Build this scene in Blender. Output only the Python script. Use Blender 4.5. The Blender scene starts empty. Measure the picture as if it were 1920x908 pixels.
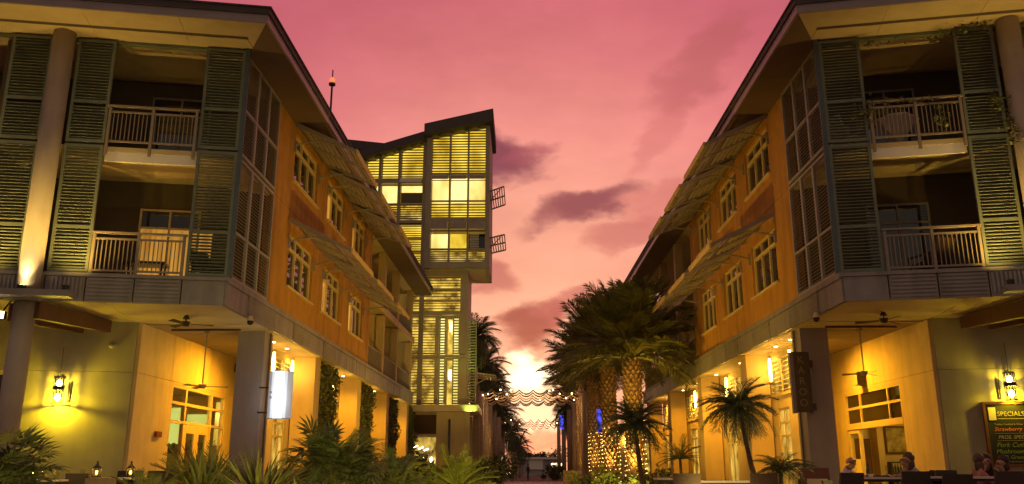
import bpy, bmesh, math, random
from mathutils import Vector, Matrix, Euler
R_ = math.radians
rng = random.Random(7)
sc = bpy.context.scene
COL = sc.collection

# ------------------------------------------------------------------ camera
CAMZ = 0.95
cd = bpy.data.cameras.new('camera'); cam = bpy.data.objects.new('camera', cd); COL.objects.link(cam)
cd.sensor_width = 36.0; cd.lens = 1620.0 / 1920.0 * 36.0
cd.clip_start = 0.1; cd.clip_end = 20000
cam.location = (0, 0, CAMZ)
cam.rotation_euler = Euler((R_(90 + 14.865), 0, R_(0.8545)), 'XYZ')
sc.camera = cam

# ------------------------------------------------------------------ view, cycles
sc.view_settings.view_transform = 'Standard'
try: sc.view_settings.look = 'None'
except Exception: pass
sc.view_settings.exposure = 0.0
sc.view_settings.gamma = 1.0
sc.view_settings.use_curve_mapping = False
sc.render.engine = 'CYCLES'
sc.cycles.use_denoising = True
sc.cycles.max_bounces = 6; sc.cycles.diffuse_bounces = 3; sc.cycles.glossy_bounces = 3
sc.cycles.transparent_max_bounces = 12
sc.cycles.sample_clamp_indirect = 2.5
sc.cycles.sample_clamp_direct = 0

# ------------------------------------------------------------------ world: dusk sky
def lin(r, g, b):
    f = lambda c: c / 12.92 if c <= .04045 else ((c + .055) / 1.055) ** 2.4
    return (f(r / 255), f(g / 255), f(b / 255), 1.0)

world = bpy.data.worlds.new('World'); sc.world = world
world.use_nodes = True
nt = world.node_tree; nt.nodes.clear()
N = nt.nodes; LK = nt.links
def nd(t, **k):
    n = N.new(t)
    for a, b in k.items(): setattr(n, a, b)
    return n
def mth(op, a, b=None, c=None, clamp=False):
    n = nd('ShaderNodeMath', operation=op, use_clamp=clamp)
    for i, v in enumerate((a, b, c)):
        if v is None: continue
        if hasattr(v, 'is_output'): LK.new(v, n.inputs[i])
        else: n.inputs[i].default_value = v
    return n.outputs[0]
tc = nd('ShaderNodeTexCoord')
sep = nd('ShaderNodeSeparateXYZ'); LK.new(tc.outputs['Generated'], sep.inputs[0])
DX, DY, DZ = sep.outputs
az = mth('MULTIPLY', mth('ARCTAN2', DX, DY), 57.2958)
el = mth('MULTIPLY', mth('ARCSINE', mth('MINIMUM', mth('MAXIMUM', DZ, -1.0), 1.0)), 57.2958)
sd = Vector((math.sin(R_(.3)) * math.cos(R_(4.5)), math.cos(R_(.3)) * math.cos(R_(4.5)), math.sin(R_(4.5))))
dt = nd('ShaderNodeVectorMath', operation='DOT_PRODUCT'); LK.new(tc.outputs['Generated'], dt.inputs[0]); dt.inputs[1].default_value = sd
theta = mth('MULTIPLY', mth('ARCCOSINE', mth('MINIMUM', dt.outputs['Value'], 1.0)), 57.2958)
ramp = nd('ShaderNodeValToRGB'); LK.new(mth('DIVIDE', theta, 180.0), ramp.inputs[0])
cr = ramp.color_ramp
stops = [(0, lin(255, 205, 150)), (3.5, lin(254, 178, 145)), (8, lin(252, 170, 138)), (13, lin(248, 162, 138)),
         (18, lin(238, 142, 130)), (23, lin(222, 118, 119)), (28, lin(203, 97, 108)), (45, lin(168, 82, 96)),
         (90, lin(146, 104, 98)), (135, lin(132, 110, 98)), (180, lin(124, 108, 92))]
while len(cr.elements) < len(stops): cr.elements.new(.5)
for e, (p, c) in zip(cr.elements, stops): e.position = p / 180; e.color = c
# warped coordinates for the clouds
nz = nd('ShaderNodeTexNoise'); nz.inputs['Scale'].default_value = 9.0; nz.inputs['Detail'].default_value = 6; nz.inputs['Roughness'].default_value = .58
mp = nd('ShaderNodeMapping'); mp.inputs['Scale'].default_value = (1, 1, 1.9); LK.new(tc.outputs['Generated'], mp.inputs[0]); LK.new(mp.outputs[0], nz.inputs['Vector'])
sx = nd('ShaderNodeSeparateColor'); LK.new(nz.outputs['Color'], sx.inputs[0])
nz2 = nd('ShaderNodeTexNoise'); nz2.inputs['Scale'].default_value = 26.0; nz2.inputs['Detail'].default_value = 5
LK.new(mp.outputs[0], nz2.inputs['Vector'])
sx2 = nd('ShaderNodeSeparateColor'); LK.new(nz2.outputs['Color'], sx2.inputs[0])
waz = mth('MULTIPLY_ADD', mth('SUBTRACT', sx2.outputs[0], .5), 3.0, mth('MULTIPLY_ADD', mth('SUBTRACT', sx.outputs[0], .5), 5.0, az))
wel = mth('MULTIPLY_ADD', mth('SUBTRACT', sx2.outputs[1], .5), 1.9, mth('MULTIPLY_ADD', mth('SUBTRACT', sx.outputs[1], .5), 3.6, el))
nz3 = nd('ShaderNodeTexNoise'); nz3.inputs['Scale'].default_value = 3.2; nz3.inputs['Detail'].default_value = 5; nz3.inputs['Roughness'].default_value = .6
mp3 = nd('ShaderNodeMapping'); mp3.inputs['Scale'].default_value = (1, .6, 2.4); mp3.inputs['Rotation'].default_value = (0, R_(-14), 0)
LK.new(tc.outputs['Generated'], mp3.inputs[0]); LK.new(mp3.outputs[0], nz3.inputs['Vector'])
def blob(a0, e0, ra, re, rot, hard=1.0):
    c, s = math.cos(R_(rot)), math.sin(R_(rot))
    da = mth('SUBTRACT', waz, a0); de = mth('SUBTRACT', wel, e0)
    p = mth('DIVIDE', mth('ADD', mth('MULTIPLY', da, c), mth('MULTIPLY', de, s)), ra)
    q = mth('DIVIDE', mth('SUBTRACT', mth('MULTIPLY', de, c), mth('MULTIPLY', da, s)), re)
    r2 = mth('ADD', mth('MULTIPLY', p, p), mth('MULTIPLY', q, q))
    m = nd('ShaderNodeMapRange', interpolation_type='SMOOTHSTEP'); LK.new(r2, m.inputs[0])
    m.inputs[1].default_value = 1.7; m.inputs[2].default_value = .1; m.inputs[3].default_value = 0; m.inputs[4].default_value = hard
    return m.outputs[0]
def mixc(fac, a, b, mode='MIX'):
    n = nd('ShaderNodeMix', data_type='RGBA', blend_type=mode)
    if hasattr(fac, 'is_output'): LK.new(fac, n.inputs[0])
    else: n.inputs[0].default_value = fac
    for i, v in ((6, a), (7, b)):
        if hasattr(v, 'is_output'): LK.new(v, n.inputs[i])
        else: n.inputs[i].default_value = v
    return n.outputs[2]
# broad soft variation over the whole sky
soft = nd('ShaderNodeMapRange'); LK.new(nz3.outputs[0], soft.inputs[0])
soft.inputs[1].default_value = .35; soft.inputs[2].default_value = .68; soft.inputs[3].default_value = .84; soft.inputs[4].default_value = 1.15
cc = nd('ShaderNodeCombineColor'); LK.new(mth('MULTIPLY_ADD', soft.outputs[0], .8, .2), cc.inputs[0]); LK.new(soft.outputs[0], cc.inputs[1]); LK.new(soft.outputs[0], cc.inputs[2])
base = mixc(1.0, ramp.outputs[0], cc.outputs[0], 'MULTIPLY')
# the bright break at the horizon where the sun went down
glow = blob(.30, 6.0, 2.1, 1.5, 14, 1.0)
glow2 = blob(.4, 3.1, 2.6, 1.3, 0, .75)
base = mixc(glow, base, (2.3, 1.62, 1.0, 1))
base = mixc(glow2, base, (1.5, .95, .62, 1))
def cloud(base, col, fac): return mixc(fac, base, col)
base = cloud(base, lin(122, 42, 68), blob(-1.7, 20.3, 3.4, 1.7, -12, .92))
base = cloud(base, lin(168, 72, 84), blob(.4, 20.6, 1.8, .8, 20, .55))
base = cloud(base, lin(138, 56, 70), blob(4.3, 17.0, 4.2, 1.05, 12, .92))
base = cloud(base, lin(190, 88, 88), blob(7.4, 15.4, 3.0, .9, 14, .60))
base = cloud(base, lin(176, 78, 80), blob(-2.6, 12.5, 1.9, 1.2, -20, .70))
base = cloud(base, lin(156, 60, 62), blob(.5, 9.2, 2.3, 1.5, 22, .95))
base = cloud(base, lin(186, 84, 84), blob(2.9, 10.6, 2.2, 1.0, 25, .70))
base = cloud(base, lin(178, 84, 84), blob(12.8, 25.6, 4.6, 1.5, 34, .55))
base = cloud(base, lin(196, 96, 92), blob(9.6, 21.6, 3.6, 1.0, 46, .40))
base = cloud(base, lin(200, 92, 90), blob(10.0, 17.4, 3.2, .9, 20, .45))
base = cloud(base, lin(236, 120, 110), blob(1.8, 2.1, 3.0, .45, 6, .7))
sky = nd('ShaderNodeTexSky', sky_type='NISHITA'); sky.sun_disc = False
sky.sun_elevation = R_(1.0); sky.sun_rotation = R_(.3)
add = mixc(.02, base, sky.outputs[0], 'ADD')
bg = nd('ShaderNodeBackground'); LK.new(add, bg.inputs[0]); bg.inputs[1].default_value = 1.0
out = nd('ShaderNodeOutputWorld'); LK.new(bg.outputs[0], out.inputs[0])

# ------------------------------------------------------------------ sun (already at the horizon, very weak)
sl = bpy.data.lights.new('sun', 'SUN'); sl.energy = .12; sl.angle = R_(3); sl.color = (1, .5, .3)
so = bpy.data.objects.new('sun', sl); COL.objects.link(so)
so.rotation_euler = (R_(90 - 1.0), 0, R_(180 - .3))

# ------------------------------------------------------------------ materials (procedural)
def mat(name, col, rough=.6, var=.12, scale=6., bump=.0, bscale=60., metal=0., emit=None, estr=0., spec=.4, stain=0., stretch=None):
    m = bpy.data.materials.new(name); m.use_nodes = True
    t = m.node_tree; nn = t.nodes; l = t.links
    b = nn['Principled BSDF']
    b.inputs['Roughness'].default_value = rough; b.inputs['Metallic'].default_value = metal
    b.inputs['Specular IOR Level'].default_value = spec
    c = nn.new('ShaderNodeTexCoord')
    src = c.outputs['Object']
    if stretch:
        mpn = nn.new('ShaderNodeMapping'); mpn.inputs['Scale'].default_value = stretch; l.new(src, mpn.inputs[0]); src = mpn.outputs[0]
    n = nn.new('ShaderNodeTexNoise'); n.inputs['Scale'].default_value = scale; n.inputs['Detail'].default_value = 5; n.inputs['Roughness'].default_value = .6
    l.new(src, n.inputs['Vector'])
    mr = nn.new('ShaderNodeMapRange'); l.new(n.outputs[0], mr.inputs[0])
    mr.inputs[1].default_value = .25; mr.inputs[2].default_value = .75; mr.inputs[3].default_value = 1 - var; mr.inputs[4].default_value = 1 + var
    mx = nn.new('ShaderNodeMix'); mx.data_type = 'RGBA'; mx.blend_type = 'MULTIPLY'; mx.inputs[0].default_value = 1
    mx.inputs[6].default_value = (*col, 1); l.new(mr.outputs[0], mx.inputs[7])
    o = mx.outputs[2]
    if stain:
        n2 = nn.new('ShaderNodeTexNoise'); n2.inputs['Scale'].default_value = .9; n2.inputs['Detail'].default_value = 7
        mp2 = nn.new('ShaderNodeMapping'); mp2.inputs['Scale'].default_value = (2.2, 2.2, .35); l.new(c.outputs['Object'], mp2.inputs[0]); l.new(mp2.outputs[0], n2.inputs['Vector'])
        m2 = nn.new('ShaderNodeMapRange'); l.new(n2.outputs[0], m2.inputs[0])
        m2.inputs[1].default_value = .42; m2.inputs[2].default_value = .72; m2.inputs[3].default_value = 1; m2.inputs[4].default_value = 1 - stain
        mx2 = nn.new('ShaderNodeMix'); mx2.data_type = 'RGBA'; mx2.blend_type = 'MULTIPLY'; mx2.inputs[0].default_value = 1
        l.new(o, mx2.inputs[6]); l.new(m2.outputs[0], mx2.inputs[7]); o = mx2.outputs[2]
    l.new(o, b.inputs['Base Color'])
    if bump:
        n3 = nn.new('ShaderNodeTexNoise'); n3.inputs['Scale'].default_value = bscale; n3.inputs['Detail'].default_value = 4
        l.new(c.outputs['Object'], n3.inputs['Vector'])
        bp = nn.new('ShaderNodeBump'); bp.inputs['Strength'].default_value = bump; bp.inputs['Distance'].default_value = .02
        l.new(n3.outputs[0], bp.inputs['Height']); l.new(bp.outputs[0], b.inputs['Normal'])
    if emit:
        b.inputs['Emission Color'].default_value = (*emit, 1); b.inputs['Emission Strength'].default_value = estr
    return m
def lit(name, c1, c2, s1, s2, scale=.6, stretch=(1, 1, .5), lo=.35, hi=.65):
    """a lit window: light of the room behind it, uneven"""
    m = bpy.data.materials.new(name); m.use_nodes = True
    t = m.node_tree; nn = t.nodes; l = t.links; b = nn['Principled BSDF']
    b.inputs['Base Color'].default_value = (.05, .04, .02, 1); b.inputs['Roughness'].default_value = .15
    c = nn.new('ShaderNodeNewGeometry'); mpn = nn.new('ShaderNodeMapping'); mpn.inputs['Scale'].default_value = stretch
    l.new(c.outputs['Position'], mpn.inputs[0])
    n = nn.new('ShaderNodeTexNoise'); n.inputs['Scale'].default_value = scale; n.inputs['Detail'].default_value = 3
    l.new(mpn.outputs[0], n.inputs['Vector'])
    r = nn.new('ShaderNodeValToRGB'); l.new(n.outputs[0], r.inputs[0])
    r.color_ramp.elements[0].position = lo; r.color_ramp.elements[1].position = hi
    r.color_ramp.elements[0].color = tuple(x * s1 for x in c1) + (1,); r.color_ramp.elements[1].color = tuple(x * s2 for x in c2) + (1,)
    l.new(r.outputs[0], b.inputs['Emission Color']); b.inputs['Emission Strength'].default_value = 1
    return m
def emi(name, col, s):
    return mat(name, (.5, .45, .4), emit=col, estr=s, var=.02)
def glass(name, tint=(.9, .9, .85)):
    m = bpy.data.materials.new(name); m.use_nodes = True
    t = m.node_tree; nn = t.nodes; l = t.links; nn.remove(nn['Principled BSDF'])
    tr = nn.new('ShaderNodeBsdfTransparent'); tr.inputs[0].default_value = (*tint, 1)
    gl = nn.new('ShaderNodeBsdfGlossy'); gl.inputs['Roughness'].default_value = .02
    fr = nn.new('ShaderNodeLayerWeight'); pw = nn.new('ShaderNodeMath'); pw.operation = 'POWER'; l.new(fr.outputs['Facing'], pw.inputs[0]); pw.inputs[1].default_value = 4
    ml = nn.new('ShaderNodeMath'); ml.operation = 'MULTIPLY_ADD'; l.new(pw.outputs[0], ml.inputs[0]); ml.inputs[1].default_value = .45; ml.inputs[2].default_value = .03
    mx = nn.new('ShaderNodeMixShader'); l.new(ml.outputs[0], mx.inputs[0]); l.new(tr.outputs[0], mx.inputs[1]); l.new(gl.outputs[0], mx.inputs[2])
    l.new(mx.outputs[0], nn['Material Output'].inputs[0])
    return m
M = dict(
    ochre=mat('ochre_stucco', (.48, .235, .038), .85, .14, 2.2, .25, 90, stain=.36),
    cream=mat('cream_wall_panel', (.68, .51, .24), .7, .10, 1.6, .10, 40, stain=.22),
    greygreen=mat('grey_green_render', (.34, .30, .20), .8, .10, 2.0, .2, 60, stain=.15),
    fascia=mat('grey_metal_fascia', (.27, .245, .235), .5, .14, 3., .05, 30, stain=.32),
    pillar=mat('grey_pillar', (.33, .28, .25), .7, .08, 2., .12, 50, stain=.12),
    pillar_c=mat('buff_pillar', (.60, .43, .19), .7, .08, 2., .12, 50, stain=.12),
    roof=mat('dark_roof_metal', (.075, .062, .060), .7, .15, 2., .05, 20),
    gutter=mat('pale_gutter_metal', (.30, .25, .24), .35, .1, 3.),
    shadesoffit=mat('shade_darkened_eave_soffit', (.17, .115, .075), .75, .08, 1.5, .06, 30, stain=.10),  # dark tone stands for the shade under the side eave
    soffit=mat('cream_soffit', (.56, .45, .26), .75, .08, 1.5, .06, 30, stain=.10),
    vent=mat('dark_vent_strip', (.10, .07, .05), .8, .1, 8.),
    shutter=mat('teal_grey_shutter', (.165, .19, .135), .55, .14, 4., .05, 40, stain=.12),
    bluegrey=mat('blue_grey_post', (.085, .115, .125), .5, .12, 4.),
    screen=mat('pale_screen_frame', (.36, .33, .28), .5, .1, 4.),
    blade=mat('brown_screen_blade', (.27, .23, .18), .55, .15, 6.),
    rail=mat('pale_rail_paint', (.27, .215, .16), .5, .08, 4.),
    column=mat('cast_column', (.43, .36, .29), .75, .10, 1.4, .25, 35, stain=.18),
    winframe=mat('cream_window_frame', (.62, .47, .22), .55, .06, 5.),
    darkglass=mat('dark_window_glass', (.020, .016, .013), .035, .2, 1.2, spec=.9),
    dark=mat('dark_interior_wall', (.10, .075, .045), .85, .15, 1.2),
    backing=mat('joint_backing', (.10, .06, .03), .9, .1, 4.),
    white=mat('white_paint', (.72, .68, .62), .5, .05, 4.),
    awning=mat('bronze_sunshade', (.30, .245, .185), .5, .1, 6.),
    black=mat('black_metal', (.025, .022, .02), .5, .2, 8.),
    steel=mat('brushed_steel', (.40, .42, .46), .35, .08, 20., metal=.6),
    timber=mat('dark_timber_beam', (.12, .055, .025), .65, .25, 3., .2, 30, stretch=(6, 6, 1)),
    towerframe=mat('tower_grey_cladding', (.34, .285, .20), .55, .12, 1.5, .05, 20, stain=.12),
    towercream=mat('tower_cream_cladding', (.52, .42, .24), .6, .08, 1.2, .05, 20, stain=.12),
    towerslat=mat('tower_louvre_slat', (.13, .105, .05), .5, .12, 5.),
    greenslat=mat('pale_green_louvre', (.45, .50, .22), .5, .1, 5.),
    trunk=mat('palm_trunk_bark', (.26, .16, .08), .9, .35, 6., .6, 25),
    smooth=mat('royal_palm_trunk', (.34, .25, .17), .85, .2, 3., .2, 18, stretch=(1, 1, 3)),
    stem=mat('brown_stem', (.12, .08, .05), .9, .25, 8., .4, 30),
    leaf=mat('palm_leaf', (.125, .122, .032), .5, .35, 2.5),
    leafd=mat('dark_leaf', (.085, .105, .032), .5, .35, 4.),
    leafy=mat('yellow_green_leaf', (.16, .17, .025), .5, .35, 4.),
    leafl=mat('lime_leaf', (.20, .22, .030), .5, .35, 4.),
    vine=mat('vine_leaf', (.12, .125, .03), .5, .4, 5.),
    vinel=mat('pale_vine_leaf', (.14, .13, .02), .5, .4, 5.),
    paving=mat('promenade_paving', (.34, .24, .19), .65, .12, .8, .1, 8, stain=.1),
    ground=mat('dark_ground', (.10, .085, .06), .9, .25, .5, .2, 6),
    tabletop=mat('pale_table_top', (.62, .52, .46), .4, .06, 5.),
    chair=mat('dark_woven_chair', (.055, .038, .026), .6, .25, 30., .2, 120),
    wicker=mat('brown_wicker_chair', (.09, .05, .03), .7, .3, 30., .3, 120),
    cloth=mat('canopy_cloth', (.40, .27, .16), .8, .12, 3., .1, 30),
    skin=mat('skin', (.42, .22, .13), .55, .06, 10.),
    hair=mat('dark_hair', (.03, .018, .012), .5, .3, 30.),
    hairb=mat('brown_hair', (.09, .045, .022), .5, .3, 30.),
    shirt=mat('pale_lilac_shirt', (.50, .43, .46), .8, .08, 8.),
    shirtg=mat('grey_blouse', (.30, .26, .27), .8, .08, 8.),
    shirtr=mat('crimson_top', (.45, .03, .07), .8, .08, 8.),
    shirtd=mat('dark_top', (.07, .035, .04), .8, .08, 8.),
    shirtp=mat('dusty_pink_top', (.38, .16, .13), .8, .08, 8.),
    trouser=mat('dark_trousers', (.04, .035, .04), .8, .1, 8.),
    glassware=glass('clear_glass'), pane=glass('window_glass', (.92, .92, .86)),
    warm=emi('lamp_core', (1, .78, .38), 26.), tubelight=emi('sconce_tube', (1, .56, .09), 70.),
    bulb=emi('bulb_glow', (1, .72, .34), 16.), fairy=emi('fairy_light', (1, .62, .14), 5.5), flame=emi('candle_flame', (1, .45, .05), 14.),
    signlit=emi('lit_white_sign_face', (.86, .93, 1.0), 2.2), signmid=emi('lit_sign_shoulder', (.72, .82, .95), .75), signsoft=emi('lit_sign_rim', (.62, .72, .85), .26),
    blue=lit('blue_lit_panel', (.01, .012, .12), (.08, .10, 1.0), .5, 1.2, 3.5, (1, 1, 1), .42, .58), red=emi('red_beacon', (1, .16, .04), 1.6),
    kiosklit=emi('kiosk_light_strip', (1, .75, .45), 3.5),
    litA=lit('lit_tower_room', (.66, .40, .015), (1, .69, .07), .95, 1.4, .75, (1, 1, .6)),
    litB=lit('lit_tower_bright_room', (.85, .52, .05), (1, .84, .30), .95, 1.5, .55, (1, 1, .6)),
    litC=lit('lit_tower_dim_room', (.25, .13, .01), (.95, .62, .09), .65, 1.2, 1.6, (1, 1, 1)),
    litS=lit('lit_shop_window', (.14, .07, .01), (.95, .62, .10), .6, .85, 1.7, (1, 1, .7)),
    litcurtain=lit('lit_amber_curtain', (.42, .17, .02), (.80, .38, .05), .7, .8, 2.2, (3, 3, .2)),
    roomwall=mat('brown_room_wall', (.22, .135, .05), .7, .3, 1.3),
    picture=mat('abstract_print', (.35, .28, .10), .5, .9, 3.2),
    board=mat('chalkboard_black', (.022, .022, .016), .75, .3, 3.),
    boardframe=mat('brown_board_frame', (.16, .055, .02), .6, .2, 6.),
    chalky=mat('yellow_chalk', (.50, .42, .17), .9, .2, 40.), chalko=mat('orange_chalk', (.85, .26, .08), .9, .2, 40.),
    chalkg=mat('green_chalk', (.30, .40, .05), .9, .25, 40.), paper=mat('cream_paper', (.72, .60, .30), .8, .05, 8.),
    signbrown=mat('olive_sign_face', (.105, .065, .015), .6, .15, 4.), signgrey=mat('grey_sign_edge', (.22, .17, .15), .5, .1, 5.),
    letter=mat('pale_sign_letter', (.26, .19, .08), .5, .05, 8.),
    rednote=mat('maroon_plate', (.22, .04, .025), .6, .1, 8.), bottle=mat('green_bottle', (.015, .05, .01), .1, .1, 8., spec=.8),
    sea=mat('sea', (.05, .03, .03), .12, .2, .3, .4, .6), pav=mat('pale_pavilion_wall', (.42, .36, .36), .7, .08, .8),
)

# ------------------------------------------------------------------ geometry helpers
WL = {}
def wl(o): return WL.get(o.name, Vector((0, 0, 0)))
class MB:
    def __init__(s, fr=None): s.v = []; s.f = []; s.m = []; s.fr = fr; s.mi = 0
    def add(s, vs, fs):
        k = len(s.v)
        s.v += [Vector(s.fr(*p)) if s.fr else Vector(p) for p in vs]
        s.f += [tuple(i + k for i in f) for f in fs]; s.m += [s.mi] * len(fs)
        return s
    def box(s, x0, x1, y0, y1, z0, z1):
        return s.add([(x0, y0, z0), (x1, y0, z0), (x1, y1, z0), (x0, y1, z0), (x0, y0, z1), (x1, y0, z1), (x1, y1, z1), (x0, y1, z1)],
                     [(0, 3, 2, 1), (4, 5, 6, 7), (0, 1, 5, 4), (1, 2, 6, 5), (2, 3, 7, 6), (3, 0, 4, 7)])
    def hexa(s, a, b):
        return s.add(list(a) + list(b), [(0, 3, 2, 1), (4, 5, 6, 7), (0, 1, 5, 4), (1, 2, 6, 5), (2, 3, 7, 6), (3, 0, 4, 7)])
    def prism(s, pts, z0, z1):
        n = len(pts)
        return s.add([(x, y, z0) for x, y in pts] + [(x, y, z1) for x, y in pts],
                     [tuple(range(n - 1, -1, -1)), tuple(range(n, 2 * n))] + [(i, (i + 1) % n, n + (i + 1) % n, n + i) for i in range(n)])
    def tube(s, pts, r, n=8, caps=True):
        pts = [Vector(p) for p in pts]; rs = r if isinstance(r, (list, tuple)) else [r] * len(pts)
        vs = []; fs = []
        for i, p in enumerate(pts):
            d = (pts[min(i + 1, len(pts) - 1)] - pts[max(i - 1, 0)]).normalized()
            up = Vector((0, 0, 1)) if abs(d.z) < .9 else Vector((1, 0, 0))
            a = d.cross(up).normalized(); b = d.cross(a)
            for k in range(n):
                t = 2 * math.pi * k / n
                vs.append(tuple(p + (a * math.cos(t) + b * math.sin(t)) * rs[i]))
        for i in range(len(pts) - 1):
            for k in range(n):
                fs.append((i * n + k, i * n + (k + 1) % n, (i + 1) * n + (k + 1) % n, (i + 1) * n + k))
        if caps: fs += [tuple(range(n - 1, -1, -1)), tuple(range((len(pts) - 1) * n, len(pts) * n))]
        return s.add(vs, fs)
    def ball(s, c, r, n=8, m=5, sq=(1, 1, 1)):
        vs = [(c[0], c[1], c[2] + r * sq[2])]; fs = []
        for i in range(1, m):
            ph = math.pi * i / m
            for k in range(n):
                t = 2 * math.pi * k / n
                vs.append((c[0] + r * sq[0] * math.sin(ph) * math.cos(t), c[1] + r * sq[1] * math.sin(ph) * math.sin(t), c[2] + r * sq[2] * math.cos(ph)))
        vs.append((c[0], c[1], c[2] - r * sq[2])); L = len(vs) - 1
        for k in range(n): fs.append((0, 1 + k, 1 + (k + 1) % n)); fs.append((L, 1 + (m - 2) * n + (k + 1) % n, 1 + (m - 2) * n + k))
        for i in range(m - 2):
            for k in range(n): fs.append((1 + i * n + k, 1 + (i + 1) * n + k, 1 + (i + 1) * n + (k + 1) % n, 1 + i * n + (k + 1) % n))
        return s.add(vs, fs)
    def mesh(s, name, mats, org=Vector((0, 0, 0)), smooth=False):
        me = bpy.data.meshes.new(name)
        me.from_pydata([tuple(v - org) for v in s.v], [], s.f)
        for m in (mats if isinstance(mats, (list, tuple)) else [mats]): me.materials.append(m)
        if isinstance(mats, (list, tuple)): me.polygons.foreach_set('material_index', s.m)
        if smooth: me.polygons.foreach_set('use_smooth', [True] * len(me.polygons))
        me.update()
        return me
    def build(s, name, mats, parent=None, smooth=False, org=None):
        """world-space shape -> one object (child of parent when given); org = world origin for a top-level mesh"""
        o = Vector(org) if org is not None else (wl(parent) if parent else Vector((0, 0, 0)))
        ob = bpy.data.objects.new(name, s.mesh(name, mats, o, smooth)); COL.objects.link(ob)
        if parent is not None: ob.parent = parent
        else: ob.location = o
        if parent is not None and org is not None: ob.location = o - wl(parent)
        WL[ob.name] = o
        return ob
def inst(name, me, parent, pos, rot=None, scale=None):
    ob = bpy.data.objects.new(name, me); COL.objects.link(ob); ob.parent = parent
    ob.location = Vector(pos) - wl(parent)
    if rot: ob.rotation_euler = rot
    if scale: ob.scale = scale if isinstance(scale, (tuple, list)) else (scale,) * 3
    return ob
def tag(o, label=None, cat=None, group=None, kind=None):
    if label: o['label'] = label
    if cat: o['category'] = cat
    if group: o['group'] = group
    if kind: o['kind'] = kind
    return o
def thing(name, label, cat, loc, group=None):
    o = bpy.data.objects.new(name, None); COL.objects.link(o); o.location = loc; o.empty_display_size = .2
    WL[o.name] = Vector(loc)
    return tag(o, label, cat, group)
def lamp(kind, name, loc, power, col, parent=None, target=None, size=None, angle=None, blend=.5, radius=.05):
    L = bpy.data.lights.new(name, kind); L.energy = power; L.color = col
    if kind in ('POINT', 'SPOT'): L.shadow_soft_size = radius
    if kind == 'SPOT': L.spot_size = R_(angle); L.spot_blend = blend
    if kind == 'AREA':
        L.shape = 'RECTANGLE'; L.size, L.size_y = size
    o = bpy.data.objects.new(name, L); COL.objects.link(o); o.location = loc
    if target is not None: o.rotation_euler = (Vector(target) - Vector(loc)).to_track_quat('-Z', 'Y').to_euler()
    if parent is not None: o.parent = parent; o.location = Vector(loc) - wl(parent)
    return o
YEL = (1, .60, .08); AMB = (1, .46, .02); LEM = (1, .72, .015)

# ------------------------------------------------------------------ ground, promenade, sea
tag(MB().box(-5000, 5000, -60, 230, -.4, 0).build('ground', M['ground']), kind='structure')
tag(MB().box(-6000, 6000, 230.01, 12000, -.6, -.05).build('sea', M['sea']), kind='structure')
pv = tag(MB().box(-3.1, 4.4, 26, 165, -.2, .004).build('promenade', M['backing']), kind='structure')
pvme = None
tile = MB().box(-.62, .62, -.99, .99, 0, .02).mesh('paving_slab', M['paving'])
for j in range(16):
    for i in range(6): inst('paving_slab', tile, pv, (-2.48 + i * 1.26, 56 + j * 2.0, .004 + rng.uniform(0, .004)))
tag(MB().box(-26, 30, 4, 26, -.2, .003).build('terrace', M['paving']), kind='structure')
# ================================================================== the two ochre buildings
A10 = R_(10); KS = .015
ZS0, ZS1 = 5.1, 5.8          # slab band
ZF = 9.35                    # upper floor
ZE = 12.42                   # soffit under the eave
class Frames:
    def __init__(s, sg, O):
        s.sg = sg; s.O = O; h = math.hypot(1, KS)
        s.u = (sg * math.cos(A10), -math.sin(A10)); s.w = (sg * math.sin(A10), math.cos(A10))
        s.v = (-sg * KS / h, 1 / h); s.a = (sg / h, KS / h)
    def F(s, u, w, z=0): return (s.O[0] + u * s.u[0] + w * s.w[0], s.O[1] + u * s.u[1] + w * s.w[1], z)
    def S(s, v, a, z=0): return (s.O[0] + v * s.v[0] + a * s.a[0], s.O[1] + v * s.v[1] + a * s.a[1], z)
    def Fl(s, u, w):  # F plan point -> S coords
        x, y, _ = s.F(u, w); dx, dy = x - s.O[0], y - s.O[1]
        return (dx * s.v[0] + dy * s.v[1], dx * s.a[0] + dy * s.a[1])

def slat_mesh(name, frm, along, ln, depth, th, tilt, m):
    """a louvre slat centred on the origin; along/out are plan unit vectors"""
    ax, out_ = along
    c, s = math.cos(R_(tilt)), math.sin(R_(tilt))
    b = MB()
    vs = []
    for dz in (-1, 1):
        for (l, d) in ((-1, -1), (1, -1), (1, 1), (-1, 1)):
            dd = d * depth / 2 * c - dz * th / 2 * s; zz = d * depth / 2 * s + dz * th / 2 * c
            vs.append((ax[0] * l * ln / 2 + out_[0] * dd, ax[1] * l * ln / 2 + out_[1] * dd, zz))
    b.add(vs, [(0, 3, 2, 1), (4, 5, 6, 7), (0, 1, 5, 4), (1, 2, 6, 5), (2, 3, 7, 6), (3, 0, 4, 7)])
    return b.mesh(name, m)

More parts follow.
